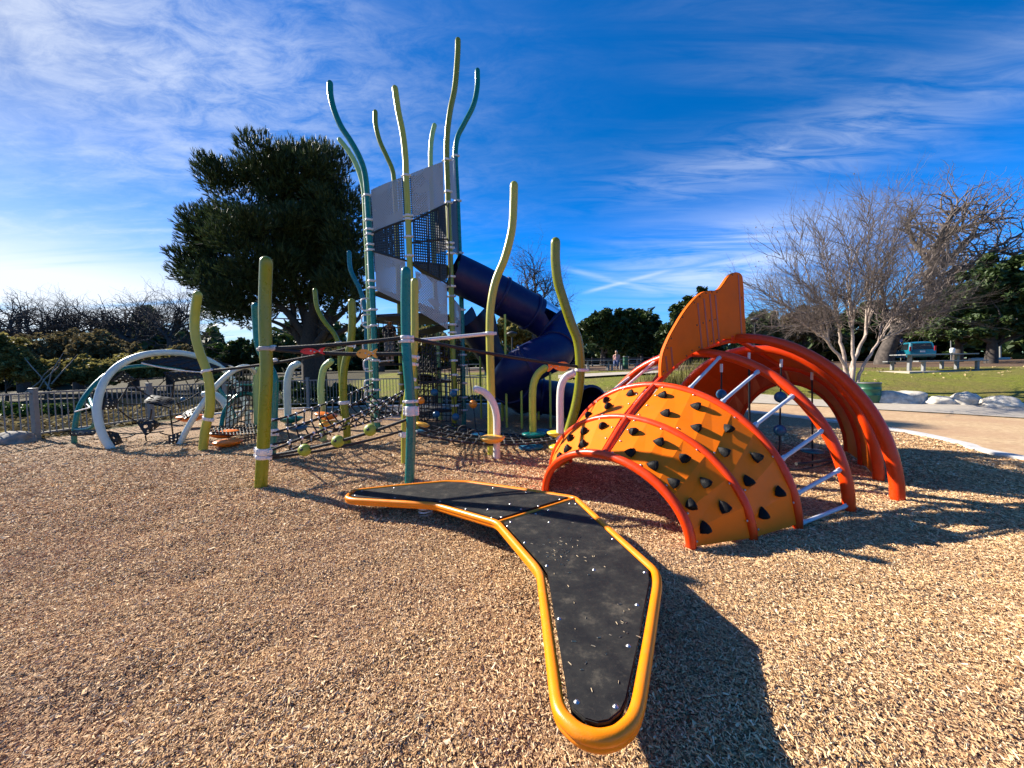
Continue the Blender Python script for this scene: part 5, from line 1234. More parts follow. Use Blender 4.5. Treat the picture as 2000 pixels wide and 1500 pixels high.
# ------------------------------------------------------------------ trees
class Br:
    """branch segments gathered by number of sides"""
    def __init__(s): s.mb = MB(); s.tips = []
    def limb(s, pts, rs, n): s.mb.tube(pts, rs, n, caps=False)
def rv(a=1.0): return Vector((random.gauss(0, a), random.gauss(0, a), random.gauss(0, a)))
def grow(B, p, d, r, L_, lev, cfg):
    """recursive limb: bends, tapers, and throws children"""
    n = cfg['seg'][lev]; pts = [p.copy()]; rs = [r]; d = d.normalized(); kids = []
    for i in range(n):
        d = (d + rv(cfg['wob'][lev]) + Vector((0, 0, cfg['up'][lev]))).normalized(); p = p + d * (L_ / n); pts.append(p.copy()); rs.append(r * (1 - (1 - cfg['taper']) * (i + 1) / n)); kids.append((p.copy(), d.copy(), rs[-1], (i + 1) / n))
    B.limb(pts, rs, (7, 6, 5, 4, 3, 3)[min(lev + cfg.get('s0', 0), 5)])
    if lev + 1 >= len(cfg['seg']): B.tips.append((p.copy(), d.copy())); return
    nk = cfg['kids'][lev]
    for k in range(nk):
        t = cfg['first'] + (1 - cfg['first']) * (k + random.random()) / nk; q = kids[min(n - 1, int(t * n))]
        ax = q[1].cross(rv()).normalized(); dd = Matrix.Rotation(random.uniform(*cfg['ang']), 3, ax) @ q[1]
        grow(B, q[0], dd, q[2] * random.uniform(.55, .78), L_ * random.uniform(*cfg['len']), lev + 1, cfg)
    if lev >= 0: grow(B, pts[-1], d, rs[-1], L_ * cfg['len'][1] * .9, lev + 1, cfg)
def leaves_np(cent, rad, n, size, seed, squash=.75, clump=60, csz=.22, up=0.3, fill=.55, aspect=1.9, shape=None):
    """leaf-sized faces gathered in clumps through an uneven crown volume"""
    r = np.random.default_rng(seed); cent = np.array(cent); rad = np.array(rad)
    d = r.normal(size=(clump, 3)); d /= np.linalg.norm(d, axis=1)[:, None]; d[:, 2] = np.where(d[:, 2] < -.35, -d[:, 2] * .5, d[:, 2])
    rr_ = fill + (1 - fill) * r.random(clump) ** .6; cc = d * rr_[:, None] * (1 + .16 * np.sin(d[:, :1] * 5 + seed) + .14 * np.sin(d[:, 2:] * 6 + seed * 2))
    sz = csz * r.uniform(.55, 1.35, clump); w = sz ** 2; k = r.choice(clump, n, p=w / w.sum())
    q = r.normal(size=(n, 3)); q /= np.linalg.norm(q, axis=1)[:, None]; q *= (r.random(n) ** .45)[:, None]; q[:, 2] *= squash
    pos = cent + (cc[k] + q * sz[k][:, None]) * rad
    return leafquads(pos, size, r, up, aspect)
def leafquads(pos, size, r, up=.3, aspect=1.9):
    n = len(pos); nrm_ = r.normal(size=(n, 3)); nrm_[:, 2] = np.abs(nrm_[:, 2]) + up; nrm_ /= np.linalg.norm(nrm_, axis=1)[:, None]
    u = np.cross(nrm_, r.normal(size=(n, 3))); u /= np.linalg.norm(u, axis=1)[:, None]; v = np.cross(nrm_, u); s = size * r.uniform(.6, 1.4, n)[:, None]
    u = u * s * aspect / 2; v = v * s / 2
    V = np.stack([pos - u, pos + v * .9 - u * .1 + nrm_ * s * .12, pos + u, pos - v * .9 + u * .1 + nrm_ * s * .12], 1).reshape(-1, 3)
    return V, np.arange(n * 4).reshape(-1, 4)
def tree(label, x, Y, crowns, m, trunk_h, trunk_r, leaf=.22, n=9000, seed=1, name='tree', group=None, bark='bark_dark', cat='tree', clump=70, csz=.24, z0=None, fill=.5, squash=.75, aspect=1.9):
    """crowns: list of (px, py, half width px, half height px); trunk under x"""
    b = P(x, 720, Y); z = tz(b.x, b.y) if z0 is None else z0; base = Vector((b.x, b.y, z)); t = thing(name, label, cat, base, group)
    Vs, Fs, off = [], [], 0; tot = sum(c[2] * c[3] for c in crowns)
    o = MB()
    for i, (cx_, cy_, wx, hy) in enumerate(crowns):
        c = P(cx_, cy_, Y); rx = pxs(wx, Y); rz = pxs(hy, Y)
        V_, F_ = leaves_np(c, (rx, rx * .85, rz), int(n * wx * hy / tot), leaf, seed + i, clump=max(16, int(clump * wx * hy / tot * 1.5)), csz=csz, fill=fill, squash=squash, aspect=aspect)
        Vs.append(V_); Fs.append(F_ + off); off += len(V_)
        top = c - Vector((0, 0, rz * .2)); st = base + Vector((0, 0, trunk_h * .55)); mid = st.lerp(top, .5) + rv(.1 * rx)
        o.tube(spline([st, mid, top], 4), [trunk_r * (.62 - .5 * k / 8) for k in range(9)], 7)
        for k in range(5):
            e = c + Vector((random.uniform(-.7, .7) * rx, random.uniform(-.6, .6) * rx, random.uniform(-.3, .6) * rz)); o.tube(spline([mid, mid.lerp(e, .5) + rv(.08 * rx), e], 3), [trunk_r * (.3 - .25 * q / 6) for q in range(7)], 5)
    o.tube(spline([base - Vector((0, 0, .15)), base + Vector((.05, 0, trunk_h * .4)), base + Vector((0, 0, trunk_h * .62))], 4), [trunk_r * (1.35 - .6 * k / 8) for k in range(9)], 9)
    o.build('trunk', bark, t); mesh_np('crown', np.concatenate(Vs), np.concatenate(Fs), m, t)
    return t
# the big pine
def pine():
    Y = 19.0; b = P(615, 720, Y); base = Vector((b.x, b.y, tz(b.x, b.y))); t = thing('pine_tree', 'large dark round-crowned pine tree behind the tower and the fence', 'pine tree', base)
    r = np.random.default_rng(11)
    lobes = [(470, 392, 84, 70), (540, 352, 92, 56), (610, 352, 80, 52), (665, 400, 64, 62), (432, 455, 66, 62), (520, 470, 115, 100), (630, 480, 96, 96), (415, 520, 62, 44), (470, 560, 74, 46), (560, 560, 96, 52), (690, 470, 46, 80), (680, 560, 56, 52), (480, 612, 54, 26), (384, 505, 34, 34), (402, 445, 42, 52), (440, 580, 46, 30), (590, 420, 90, 80)]
    tuft = []
    for (x, y, wx, hy) in lobes:
        c = np.array(P(x, y, Y + r.uniform(-.9, .9))); R3 = np.array([pxs(wx, Y), pxs(wx, Y) * .9, pxs(hy, Y)]); nc = int(17 * wx * hy / 9000) + 3
        d = r.normal(size=(nc, 3)); d /= np.linalg.norm(d, axis=1)[:, None]; cc = c + d * R3 * r.uniform(.62, .90, nc)[:, None]; rc = r.uniform(.55, .95, nc)      # boughs near the outside
        for q in range(nc):
            m_ = int(165 * rc[q] ** 2 / .6); e = r.normal(size=(m_, 3)); e /= np.linalg.norm(e, axis=1)[:, None]; s_ = (r.random(m_) ** .4)[:, None]
            tuft.append((cc[q] + e * s_ * rc[q] * np.array([1, 1, .72]), e * .7 + d[q] * .5 + np.array([0, 0, .35])))
        m_ = int(420 * wx * hy / 9000); e = r.normal(size=(m_, 3)); e /= np.linalg.norm(e, axis=1)[:, None]                                                   # inner fill
        tuft.append((c + e * R3 * (r.random(m_) ** .5 * .72)[:, None], e))
    pos = np.concatenate([a for a, _ in tuft]); dr = np.concatenate([a for _, a in tuft]); dr /= np.linalg.norm(dr, axis=1)[:, None]
    # each tuft: a brush of needles pointing out and up
    nb_ = 8; n = len(pos); L_ = r.uniform(.17, .33, n)
    ax = dr * .8 + np.array([0, 0, .6]) + r.normal(0, .25, (n, 3)); ax /= np.linalg.norm(ax, axis=1)[:, None]
    P0 = np.repeat(pos, nb_, 0); A = np.repeat(ax, nb_, 0); LL = np.repeat(L_, nb_) * r.uniform(.7, 1.15, n * nb_)
    sp_ = r.normal(size=(n * nb_, 3)); sp_ -= A * (sp_ * A).sum(1)[:, None]; sp_ /= np.linalg.norm(sp_, axis=1)[:, None]
    o0 = P0 + A * (r.random(n * nb_) * .28 * LL)[:, None]; tip = o0 + (A * .9 + sp_ * r.uniform(.12, .50, n * nb_)[:, None]) * LL[:, None]
    sd = np.cross(A, sp_) * .017; V = np.stack([o0 - sd, o0 + sd, tip + sd * .35, tip - sd * .35], 1).reshape(-1, 3)
    mesh_np('crown', V, np.arange(len(V)).reshape(-1, 4), 'pine_needles', t)
    o = MB()
    o.tube(spline([base - Vector((0, 0, .2)), P(612, 705, Y), P(606, 660, Y), P(610, 610, Y)], 5), [.62 - .02 * k for k in range(16)], 12)
    for pts in ([(606, 670), (560, 610), (500, 560), (430, 520)], [(606, 660), (590, 600), (560, 520), (520, 420)], [(610, 640), (615, 560), (610, 470), (600, 350)], [(610, 650), (650, 600), (670, 540), (690, 440)], [(610, 660), (670, 610), (705, 560)], [(600, 690), (575, 640), (570, 590), (540, 540)], [(612, 680), (640, 640), (660, 570), (650, 480)], [(608, 690), (560, 640), (480, 610)], [(612, 670), (680, 640), (720, 600)]):
        W_ = [P(x, y, Y + random.uniform(-.6, .6)) for x, y in pts]; s = spline(W_, 5); r0 = random.uniform(.16, .26); o.tube(s, [r0 * (1 - .75 * k / (len(s) - 1)) for k in range(len(s))], 7)
        for k in range(3, len(s), 2):
            for _ in range(2):
                e = s[k] + Vector((random.gauss(0, .7), random.gauss(0, .7), random.uniform(0, .9))); o.tube([s[k], s[k].lerp(e, .5) + rv(.08), e], [.05, .035, .015], 4)
    o.build('trunk', 'bark_pine', t)
pine()
# bare crape myrtle, right
def bare(label, stems, cfg, bark, name='bare_tree', lev0=0, seed=3, group=None, twig=None, base=None, tips=None):
    random.seed(seed); B = Br(); t = thing(name, label, 'tree', base, group)
    for (p, d, r, L_) in stems: grow(B, p, d, r, L_, lev0, cfg)
    B.mb.build('branches', bark, t)
    return t, B
random.seed(5)
def myrtle():
    Y = 14.6; base = P(1662, 776, Y); base.z = tz(base.x, base.y); t = thing('bare_tree', 'bare vase-shaped tree with many pale stems right of the fish dome', 'tree', base)
    stemsB = Br(); tw = Br()
    tips = [(1495, 575), (1525, 500), (1562, 458), (1592, 440), (1640, 430), (1690, 415), (1735, 400), (1775, 425), (1812, 450), (1845, 480), (1520, 590), (1560, 540), (1610, 480), (1660, 450), (1710, 430), (1760, 450), (1810, 500), (1850, 540), (1590, 590), (1680, 520), (1740, 520), (1790, 570), (1640, 560)]
    forks = [((1618, 668), -.5), ((1640, 650), .35), ((1664, 640), -.25), ((1690, 655), .5), ((1716, 668), -.1)]; F_ = []
    for k, ((fx, fy), dp) in enumerate(forks):
        e = P(fx, fy, Y + dp * .9); a = Vector((base.x + (k - 2) * .075, base.y + dp * .22, base.z - .06)); m1 = a.lerp(e, .45) + Vector((-(e.x - a.x) * .22, 0, .05))
        s = [q + rv(.012) for q in spline([a, m1, e], 7)]; r0 = (.075, .088, .08, .088, .07)[k]; stemsB.limb(s, [r0 * (1 - .45 * j / (len(s) - 1)) for j in range(len(s))], 9); F_.append((e, r0 * .55))
    cfg = dict(seg=[3, 3, 3], wob=[.15, .18, .20], up=[.05, .05, .04], taper=.5, kids=[3, 2, 0], first=.2, ang=(.3, .85), len=(.55, .75), s0=3)
    tips = tips + [(x + random.uniform(-28, 28), y + random.uniform(5, 70)) for x, y in tips[::3]] + [(1468, 560), (1478, 610), (1500, 640), (1855, 575), (1838, 610), (1700, 395), (1756, 385)]
    for i, (x, y) in enumerate(tips):
        dp = random.uniform(-1.9, 1.9); k = min(4, max(0, int((x - 1500) / 68))); a, r0 = F_[k]; e = P(x, y, Y + dp); r0 *= random.uniform(.45, .85)
        m1 = a.lerp(e, .35) + Vector((-(e.x - a.x) * .10, 0, .18)) + rv(.1); m2 = a.lerp(e, .7) + Vector((-(e.x - a.x) * .05, 0, .08)) + rv(.12)
        s = [q + rv(.02) for q in spline([a, m1, m2, e], 6)]; k = len(s); rs = [r0 * (1 - .86 * j / (k - 1)) for j in range(k)]; stemsB.limb(s, rs, 7)
        for j in range(3, k):
            d = (s[j] - s[j - 1]).normalized()
            for q in range(2):
                dd = Matrix.Rotation(random.uniform(.35, .9), 3, d.cross(rv()).normalized()) @ d; grow(tw, s[j], dd + Vector((0, 0, .15)), max(.011, rs[j] * .45), random.uniform(.5, .95), 0, cfg)
    # leaning forks of the low trunk
    stemsB.mb.build('trunk', 'bark_pale', t)
    for p, d in random.sample(tw.tips, min(420, len(tw.tips))): tw.mb.ell(p, .020, .020, .026, 5, 3)
    tw.mb.build('crown', 'twig_brown', t)
myrtle()
# big sprawling bare oak behind
def oak(label, trunkpts, r0, limbs, Y, cfg, bark, seed, name='bare_oak', group=None):
    random.seed(seed); B = Br(); tp = [P(x, y, Y) for x, y in trunkpts]; base = Vector((tp[0].x, tp[0].y, tz(tp[0].x, tp[0].y))); t = thing(name, label, 'tree', base, group)
    tr = MB(); s = spline([base - Vector((0, 0, .3))] + tp, 5); k = len(s); tr.tube(s, [r0 * (1.25 - .55 * j / (k - 1)) for j in range(k)], 10, caps=False)
    for pts, r1 in limbs:
        W_ = [P(x, y, Y + random.uniform(-1.2, 1.2) * (i > 0)) for i, (x, y) in enumerate(pts)]; s = spline(W_, 5); s = [q + rv(r1 * .2) for q in s]; k = len(s); rs = [r1 * (1 - .78 * j / (k - 1)) for j in range(k)]; tr.tube(s, rs, 7, caps=False)
        for j in range(2, k):
            d = (s[j] - s[j - 1]).normalized()
            for q in range(cfg['side']):
                dd = Matrix.Rotation(random.uniform(.4, 1.2), 3, d.cross(rv()).normalized()) @ d; grow(B, s[j], dd + Vector((0, 0, .25)), rs[j] * .58, random.uniform(*cfg['l0']), 0, cfg)
    tr.build('trunk', bark, t); B.mb.build('crown', cfg['twig'], t); return t
ocfg = dict(seg=[4, 4, 3], wob=[.34, .36, .34], up=[.02, .03, .03], taper=.5, kids=[2, 2, 0], first=.25, ang=(.4, 1.1), len=(.5, .75), s0=2, side=2, l0=(1.0, 2.0), twig='twig_brown')
oak('huge bare oak with a thick leaning trunk at the right, behind the pale-stemmed tree', [(1728, 700), (1738, 672), (1752, 645)], .50,
    [([(1752, 648), (1790, 625), (1812, 580), (1820, 520), (1836, 465), (1862, 420), (1890, 400)], .36), ([(1800, 608), (1840, 560), (1890, 522), (1940, 488), (1995, 455)], .24), ([(1750, 650), (1730, 610), (1722, 560), (1730, 505)], .20), ([(1836, 465), (1870, 450), (1930, 432), (1985, 425)], .18), ([(1818, 540), (1860, 500), (1905, 450), (1925, 415)], .18), ([(1820, 520), (1790, 480), (1775, 440), (1790, 415)], .18), ([(1805, 600), (1880, 585), (1950, 565), (2020, 555)], .20), ([(1940, 488), (1980, 495), (2040, 478)], .12)], 27, ocfg, 'bark_grey', 21)
# bare oaks on the left skyline
lc = dict(ocfg); lc.update(kids=[3, 2, 0], side=3, l0=(1.0, 2.0), twig='bark_dark')
GLB = 'bare oaks on the left skyline'
oak('bare oak farthest left on the skyline', [(42, 700), (44, 670), (40, 655)], .32, [([(40, 660), (10, 650), (-20, 635)], .2), ([(40, 655), (35, 635), (45, 618)], .2), ([(42, 660), (80, 645), (110, 625)], .2), ([(44, 665), (85, 655), (120, 645)], .16)], 33, lc, 'bark_dark', 31, group=GLB)
oak('bare oak on the left skyline, second from the left', [(150, 700), (147, 680), (146, 668)], .30, [([(146, 670), (120, 652), (100, 632)], .18), ([(146, 668), (150, 645), (152, 625)], .18), ([(146, 672), (175, 655), (190, 640)], .18)], 34, lc, 'bark_dark', 32, group=GLB)
oak('bare oak with a crooked rising limb above the silver arch', [(258, 700), (252, 675), (250, 660)], .32, [([(250, 664), (225, 646), (200, 632), (185, 640)], .2), ([(250, 660), (255, 640), (272, 622), (262, 612)], .18), ([(252, 668), (290, 655), (315, 630)], .18)], 33, lc, 'bark_dark', 33, group=GLB)
oak('bare oak rising left of the pale lime post', [(330, 710), (332, 680), (330, 660)], .22, [([(330, 664), (310, 640), (296, 622)], .14), ([(330, 660), (345, 640), (362, 618), (350, 602)], .14), ([(332, 672), (365, 662), (380, 640)], .14)], 31, lc, 'bark_dark', 34, group=GLB)
oak('bare slender tree seen above the blue slide', [(1042, 690), (1044, 640), (1044, 590)], .22, [([(1044, 600), (1030, 560), (1022, 520)], .11), ([(1044, 590), (1045, 545), (1040, 505)], .12), ([(1044, 610), (1065, 575), (1078, 550)], .11), ([(1044, 630), (1075, 605), (1095, 585)], .10), ([(1044, 620), (1020, 590), (1008, 570)], .09)], 34, dict(lc, l0=(.9, 2.0), side=3), 'bark_dark', 35)

# leafy trees and bushes
GT = 'evergreen oaks beyond the lawn'
tree('dark evergreen oak centre, left one of the close pair', 1178, 50, [(1180, 645, 42, 50), (1160, 668, 38, 40), (1196, 676, 40, 42)], 'oak_leaves', 3, .35, leaf=.42, n=9000, seed=41, group=GT, csz=.2, clump=110)
tree('dark evergreen oak centre, right one of the close pair', 1250, 51, [(1240, 645, 42, 48), (1268, 664, 34, 46), (1232, 680, 44, 40)], 'oak_leaves', 3, .35, leaf=.42, n=9000, seed=44, group=GT, csz=.2, clump=110)
tree('evergreen oak whose top shows behind the orange fin', 1340, 44, [(1348, 625, 40, 46), (1372, 600, 28, 34), (1330, 668, 46, 40)], 'oak_leaves', 3, .35, leaf=.38, n=9000, seed=47, group=GT, csz=.2, clump=100)
tree('weeping grey green tree right of the fin', 1482, 40, [(1480, 650, 40, 46), (1505, 672, 36, 38), (1462, 680, 26, 30)], 'grey_leaves', 2.5, .25, leaf=.30, n=8000, seed=50, csz=.2)
tree('brown bushy tree behind the pale-stemmed tree', 1545, 42, [(1545, 655, 42, 46), (1590, 650, 40, 50)], 'brown_leaves', 2.5, .25, leaf=.32, n=9000, seed=53, csz=.2)
tree('dark tree in deep shade behind the huge oak', 1690, 48, [(1640, 660, 52, 46), (1690, 650, 60, 52), (1770, 662, 60, 44)], 'oak_leaves', 3, .35, leaf=.38, n=11000, seed=56, group=GT)
tree('big evergreen oak at the right edge', 1935, 24, [(1925, 590, 62, 62), (1985, 560, 62, 60), (1890, 640, 56, 46), (1960, 640, 70, 50), (2030, 620, 60, 70)], 'oak_leaves', 2.2, .24, leaf=.18, n=30000, seed=60, clump=190, csz=.20, squash=1.0)
tree('evergreen oak beside the van, with low hanging foliage', 1870, 30, [(1862, 610, 42, 34), (1852, 650, 44, 30), (1900, 655, 40, 30)], 'bright_leaves', 2.2, .25, leaf=.24, n=9000, seed=66, clump=80)
tree('olive green tree behind the tube slide', 1000, 36, [(985, 660, 46, 42), (1030, 668, 40, 40)], 'olive_leaves', 2.5, .25, leaf=.28, n=9000, seed=69)
GL2 = 'trees beyond the back fence on the left'
tree('small green tree left of the pine, nearest the pale lime post', 430, 44, [(428, 690, 22, 20), (440, 702, 24, 16)], 'bright_leaves', 2, .2, leaf=.26, n=4000, seed=72, group=GL2)
tree('green tree left of the pine, second from the pale lime post', 468, 42, [(470, 690, 26, 24), (456, 704, 24, 16)], 'oak_leaves', 2, .2, leaf=.26, n=5000, seed=74, group=GL2)
tree('green tree right behind the near olive post', 520, 40, [(515, 685, 30, 28), (545, 696, 28, 24)], 'oak_leaves', 2, .2, leaf=.26, n=6000, seed=76, group=GL2)
tree('brown green tree between the olive post and the pine', 590, 42, [(585, 700, 40, 24), (640, 698, 40, 24)], 'brown_leaves', 2, .2, leaf=.26, n=7000, seed=78, group=GL2)
tree('dark tree seen through the tower legs', 745, 40, [(720, 680, 42, 40), (770, 690, 44, 34)], 'oak_leaves', 2.5, .25, leaf=.3, n=7000, seed=80, group=GL2)
tree('olive tree seen between the tower legs and the slide', 850, 41, [(840, 680, 46, 38), (890, 690, 44, 32)], 'olive_leaves', 2.5, .25, leaf=.3, n=8000, seed=82, group=GL2)
GB = 'bushes round the pond'
for lab, x, Y, cr, m, sd in (
    ('tall olive brown bush at the left edge of the photo', 8, 23, [(0, 700, 46, 50), (30, 725, 40, 36)], 'olive_leaves', 90),
    ('dark brown bush under the leftmost bare oaks', 90, 29, [(85, 700, 50, 40), (130, 690, 44, 40)], 'brown_leaves', 92),
    ('olive bush with pale dead branches behind the fence', 85, 24, [(75, 735, 52, 34), (125, 740, 44, 32)], 'olive_leaves', 94),
    ('dark thicket in the middle of the left bank', 190, 28, [(185, 692, 48, 42), (225, 700, 44, 40)], 'brown_leaves', 96),
    ('yellow brown bush over the pond by the teal arch', 180, 25, [(170, 735, 44, 34), (220, 735, 44, 32)], 'olive_leaves', 98),
    ('yellowish bush seen through the silver arch', 300, 26, [(285, 722, 46, 36), (335, 722, 42, 34)], 'olive_leaves', 100),
    ('brown bush left of the pale lime post', 370, 28, [(360, 712, 40, 34), (395, 722, 34, 28)], 'brown_leaves', 102),
    ('dark green hedge plant behind the fence at far left', 30, 13.5, [(10, 812, 60, 26), (80, 815, 54, 24)], 'bright_leaves', 104),
    ('dark green hedge plant behind the fence by the square post', 145, 14.0, [(130, 812, 44, 22)], 'oak_leaves', 106),
    ('dark shrub mass in the shade behind the fence', 470, 22, [(450, 755, 46, 22), (540, 758, 46, 20)], 'oak_leaves', 108),
    ('dark shrub against the fence under the pine', 640, 18.2, [(600, 775, 44, 26), (670, 778, 44, 24)], 'oak_leaves', 110)):
    big_ = Y > 18; tree(lab, x, Y, cr, m, .6, .07, leaf=.15 if big_ else .09, n=10000 if big_ else 7000, seed=sd, name='bush', group=GB, cat='bush', clump=170, csz=.17, squash=1.0, fill=.25)
# pale dead limbs in the left bushes
random.seed(77); o = MB()
for x, y, ang_ in ((90, 740, .9), (105, 733, 1.1), (70, 748, .7), (120, 728, .8), (80, 738, 2.2)):
    a = P(x, y, 22.8); d = Vector((math.cos(ang_), 0, math.sin(ang_))); o.tube([a - d * .9, a + rv(.08), a + d * .8 + rv(.1), a + d * 1.5], [.04, .035, .025, .01], 5)
meta(o.build('dead_branches', 'bark_pale'), 'pale dead branches poking from the olive bush on the left bank', 'branch')
# low ivy and leaf litter outside the left fence
def litter():
    r = np.random.default_rng(5); n = 16000; x = r.uniform(-24, -11.4, n); y = r.uniform(5.5, 16.2, n); z = -.06 + r.random(n) ** 2 * .16
    V, F_ = leafquads(np.stack([x, y, z], -1), .12, r, .8, 1.7); meta(mesh_np('ground_cover', V, F_, 'brown_leaves'), 'brown leaf litter and ivy on the ground outside the left fence', 'ground cover', kind='stuff')
    n = 9000; x = r.uniform(-10.8, 1, n); y = r.uniform(15.95, 17.0, n); V, F_ = leafquads(np.stack([x, y, r.random(n) ** 2 * .25], -1), .09, r, .5, 1.7); meta(mesh_np('ground_cover', V, F_, 'oak_leaves'), 'low dark green planting along the outside of the back fence', 'ground cover', kind='stuff')
litter()
def lawn_leaves():
    r = np.random.default_rng(15); n = 2600; x = r.uniform(-2, 34, n); y = r.uniform(15, 32, n); s = 0.395 * (x - 3.6) + 0.918 * (y - 17.9); k = (s > .4) & (s < 9); x, y = x[k], y[k]
    V, F_ = leafquads(np.stack([x, y, terr(x, y) - .045 + r.random(len(x)) * .03], -1), .06, r, .9, 1.5); meta(mesh_np('fallen_leaves', V, F_, 'lawn_leaf'), 'dry tan leaves scattered over the lawn', 'leaves', kind='stuff')
lawn_leaves()
# flowering grasses behind the dome
def grassclump(label, x, Y, w, h, n, seed, m='olive_leaves'):
    r = np.random.default_rng(seed); b = P(x, 720, Y); z = tz(b.x, b.y); W_ = pxs(w, Y); H_ = pxs(h, Y)
    p0 = np.stack([b.x + r.normal(0, W_ * .35, n), b.y + r.normal(0, W_ * .25, n), np.full(n, z - .02)], -1); a = r.uniform(0, 6.28, n); ln = H_ * r.uniform(.5, 1.1, n); le = r.uniform(.05, .4, n)
    d = np.stack([np.cos(a) * le, np.sin(a) * le, np.ones(n)], -1); mid = p0 + d * (ln * .6)[:, None]; tip = p0 + np.stack([d[:, 0] * 1.8, d[:, 1] * 1.8, d[:, 2]], -1) * ln[:, None]; s = np.stack([-np.sin(a), np.cos(a), np.zeros(n)], -1) * .012
    V = np.stack([p0 - s, p0 + s, mid + s, mid - s, mid - s, mid + s, tip + s * .2, tip - s * .2], 1).reshape(-1, 3); meta(mesh_np('grass_clump', V, np.arange(n * 8).reshape(-1, 4), m), label, 'plant', 'grassy clumps by the path')
grassclump('tall grassy clump seen through the dome ladder', 1385, 17.6, 75, 46, 700, 5); grassclump('grassy clump at the foot of the fin, beyond the path', 1300, 18.0, 60, 26, 500, 6)
# far wood closing the horizon
def farwood():
    r = np.random.default_rng(99); n = 42000; th = r.uniform(-1.15, 1.15, n); D = r.uniform(62, 95, n); x = np.sin(th) * D; y = np.cos(th) * D
    top = 5.2 + 1.6 * np.sin(th * 23) + 1.2 * np.sin(th * 57 + 1) + .9 * np.sin(th * 131); z = terr(x, y) + r.random(n) ** .8 * top
    V, F_ = leafquads(np.stack([x, y, z], -1), .95, r, .2, 1.5); meta(mesh_np('far_wood', V, F_, 'oak_leaves'), 'dark line of distant trees along the horizon', 'trees', kind='stuff')
farwood()

# ------------------------------------------------------------------ park furniture
def table(label, x, ys, Y, w, tlab='picnic_table', yaw=0.0, m='table_grey'):
    b = P(x, ys, Y); z = b.z; L_ = pxs(w, Y); base = Vector((b.x, b.y, z)); t = thing(tlab, label, 'picnic table', base, 'picnic tables on the lawn'); rot = Matrix.Rotation(yaw, 3, 'Z')
    def V3(a, b_, c): return base + rot @ Vector((a, b_, c))
    o = MB()
    for k in range(4): o.box(V3(0, -.30 + .2 * k, .75), L_, .185, .05, rot, .008)
    o.build('tabletop', m, t)
    for s in (-1, 1):
        o = MB(); o.box(V3(0, s * .72, .44), L_ * .93, .26, .05, rot, .008); o.build('bench', m, t)
        for q in (-1, 1):
            o = MB(); o.box(V3(q * L_ * .36, s * .72, .20), .11, .11, .44, rot, .005); o.build('leg', m, t)
    for q in (-1, 1): o = MB(); o.box(V3(q * L_ * .33, 0, .35), .12, .12, .74, rot, .005); o.build('leg', m, t)
    return base, L_
def slab(name, base, w, d, yaw=0.0, lift=.0):
    o = MB(); o.box(base + Vector((0, 0, -.24 + lift)), w, d, .48, Matrix.Rotation(yaw, 3, 'Z'), .01); return meta(o.build(name, 'concrete'), kind='structure')
def onterr(x, Y): b = P(x, 720, Y); return Vector((b.x, b.y, tz(b.x, b.y)))
def table_on(label, x, Y, w, yaw=0.0, sw=None):
    b = onterr(x, Y); px_, py_ = proj(b + Vector((0, 0, -.09))); base, L_ = table(label, px_, py_, Y, w, yaw=yaw); slab('concrete_slab', base + Vector((0, 0, -.004)), L_ * (sw or 1.35), 2.3, yaw); return base
tb1 = table_on('long grey picnic table on a concrete slab beside the teal van', 1822, 18.2, 140)
tb2 = table_on('dark picnic table beside the green barrel, beyond the fish dome', 1168, 27.5, 62)
tb3 = table_on('grey picnic table farther left of the green barrel, near the slide', 1118, 30, 50)
tb4 = table_on('dark picnic table right of the green barrel', 1228, 29, 50)
tb5 = table_on('picnic table seen between the tower legs', 930, 27, 54)
tb6 = table_on('picnic table on the lawn behind the left fence', 585, 33, 44)
def bin_(label, x, yb, Y, w, h, lid=True):
    b = P(x, yb, Y); b.z = max(tz(b.x, b.y), b.z if False else tz(b.x, b.y)); r_ = pxs(w, Y) / 2; H_ = pxs(h, Y); t = thing('litter_bin', label, 'bin', b, 'green barrel bins'); pr = [(r_ * .97, 0), (r_, .02)]
    for k in (.36, .66): pr += [(r_, H_ * k - .02), (r_ * 1.045, H_ * k), (r_, H_ * k + .02)]
    pr += [(r_, H_ * .93), (r_ * 1.03, H_ * .94)]
    MB().lathe(b, pr, 32).build('barrel', 'bin_green', t); MB().lathe(b + Vector((0, 0, H_ * .935)), [(r_ * 1.04, 0), (r_ * 1.05, H_ * .03), (r_ * .95, H_ * .055), (r_ * .6, H_ * .06)], 32).build('lid', 'black_plastic', t)
    MB().lathe(b + Vector((0, 0, H_ * .96)), [(r_ * 1.055, 0), (r_ * 1.06, .012), (r_ * 1.0, .02)], 32).build('rim', 'table_grey', t)
bin_('green barrel litter bin beside the broad boulder on the right', 1697, 783, G(1697, 785).y, 35, 39)
b2_ = onterr(1222, 27.3); bin_('green barrel litter bin between the far picnic tables', proj(b2_)[0], proj(b2_)[1], 27.3, 10, 25)
def park_bench(label, x, Y, w):
    b = onterr(x, Y); L_ = pxs(w, Y); t = thing('park_bench', label, 'bench', b); o = MB()
    for k in range(4): o.box(b + Vector((0, -.22 + .13 * k, .46)), L_, .11, .035, None, .008)
    o.build('seat', 'white_paint', t); o = MB()
    for k in range(3): o.box(b + Vector((0, .30 + .02 * k, .60 + .13 * k)), L_, .03, .11, None, .008)
    o.build('backrest', 'white_paint', t)
    for s in (-1, 1): o = MB(); o.tube([b + Vector((s * L_ * .4, -.22, 0)), b + Vector((s * L_ * .4, -.2, .45)), b + Vector((s * L_ * .4, .28, .45)), b + Vector((s * L_ * .4, .30, 0))], .03, 8); o.tube([b + Vector((s * L_ * .4, .28, .45)), b + Vector((s * L_ * .4, .36, .92))], .03, 8); o.build('leg_frame', 'white_paint', t)
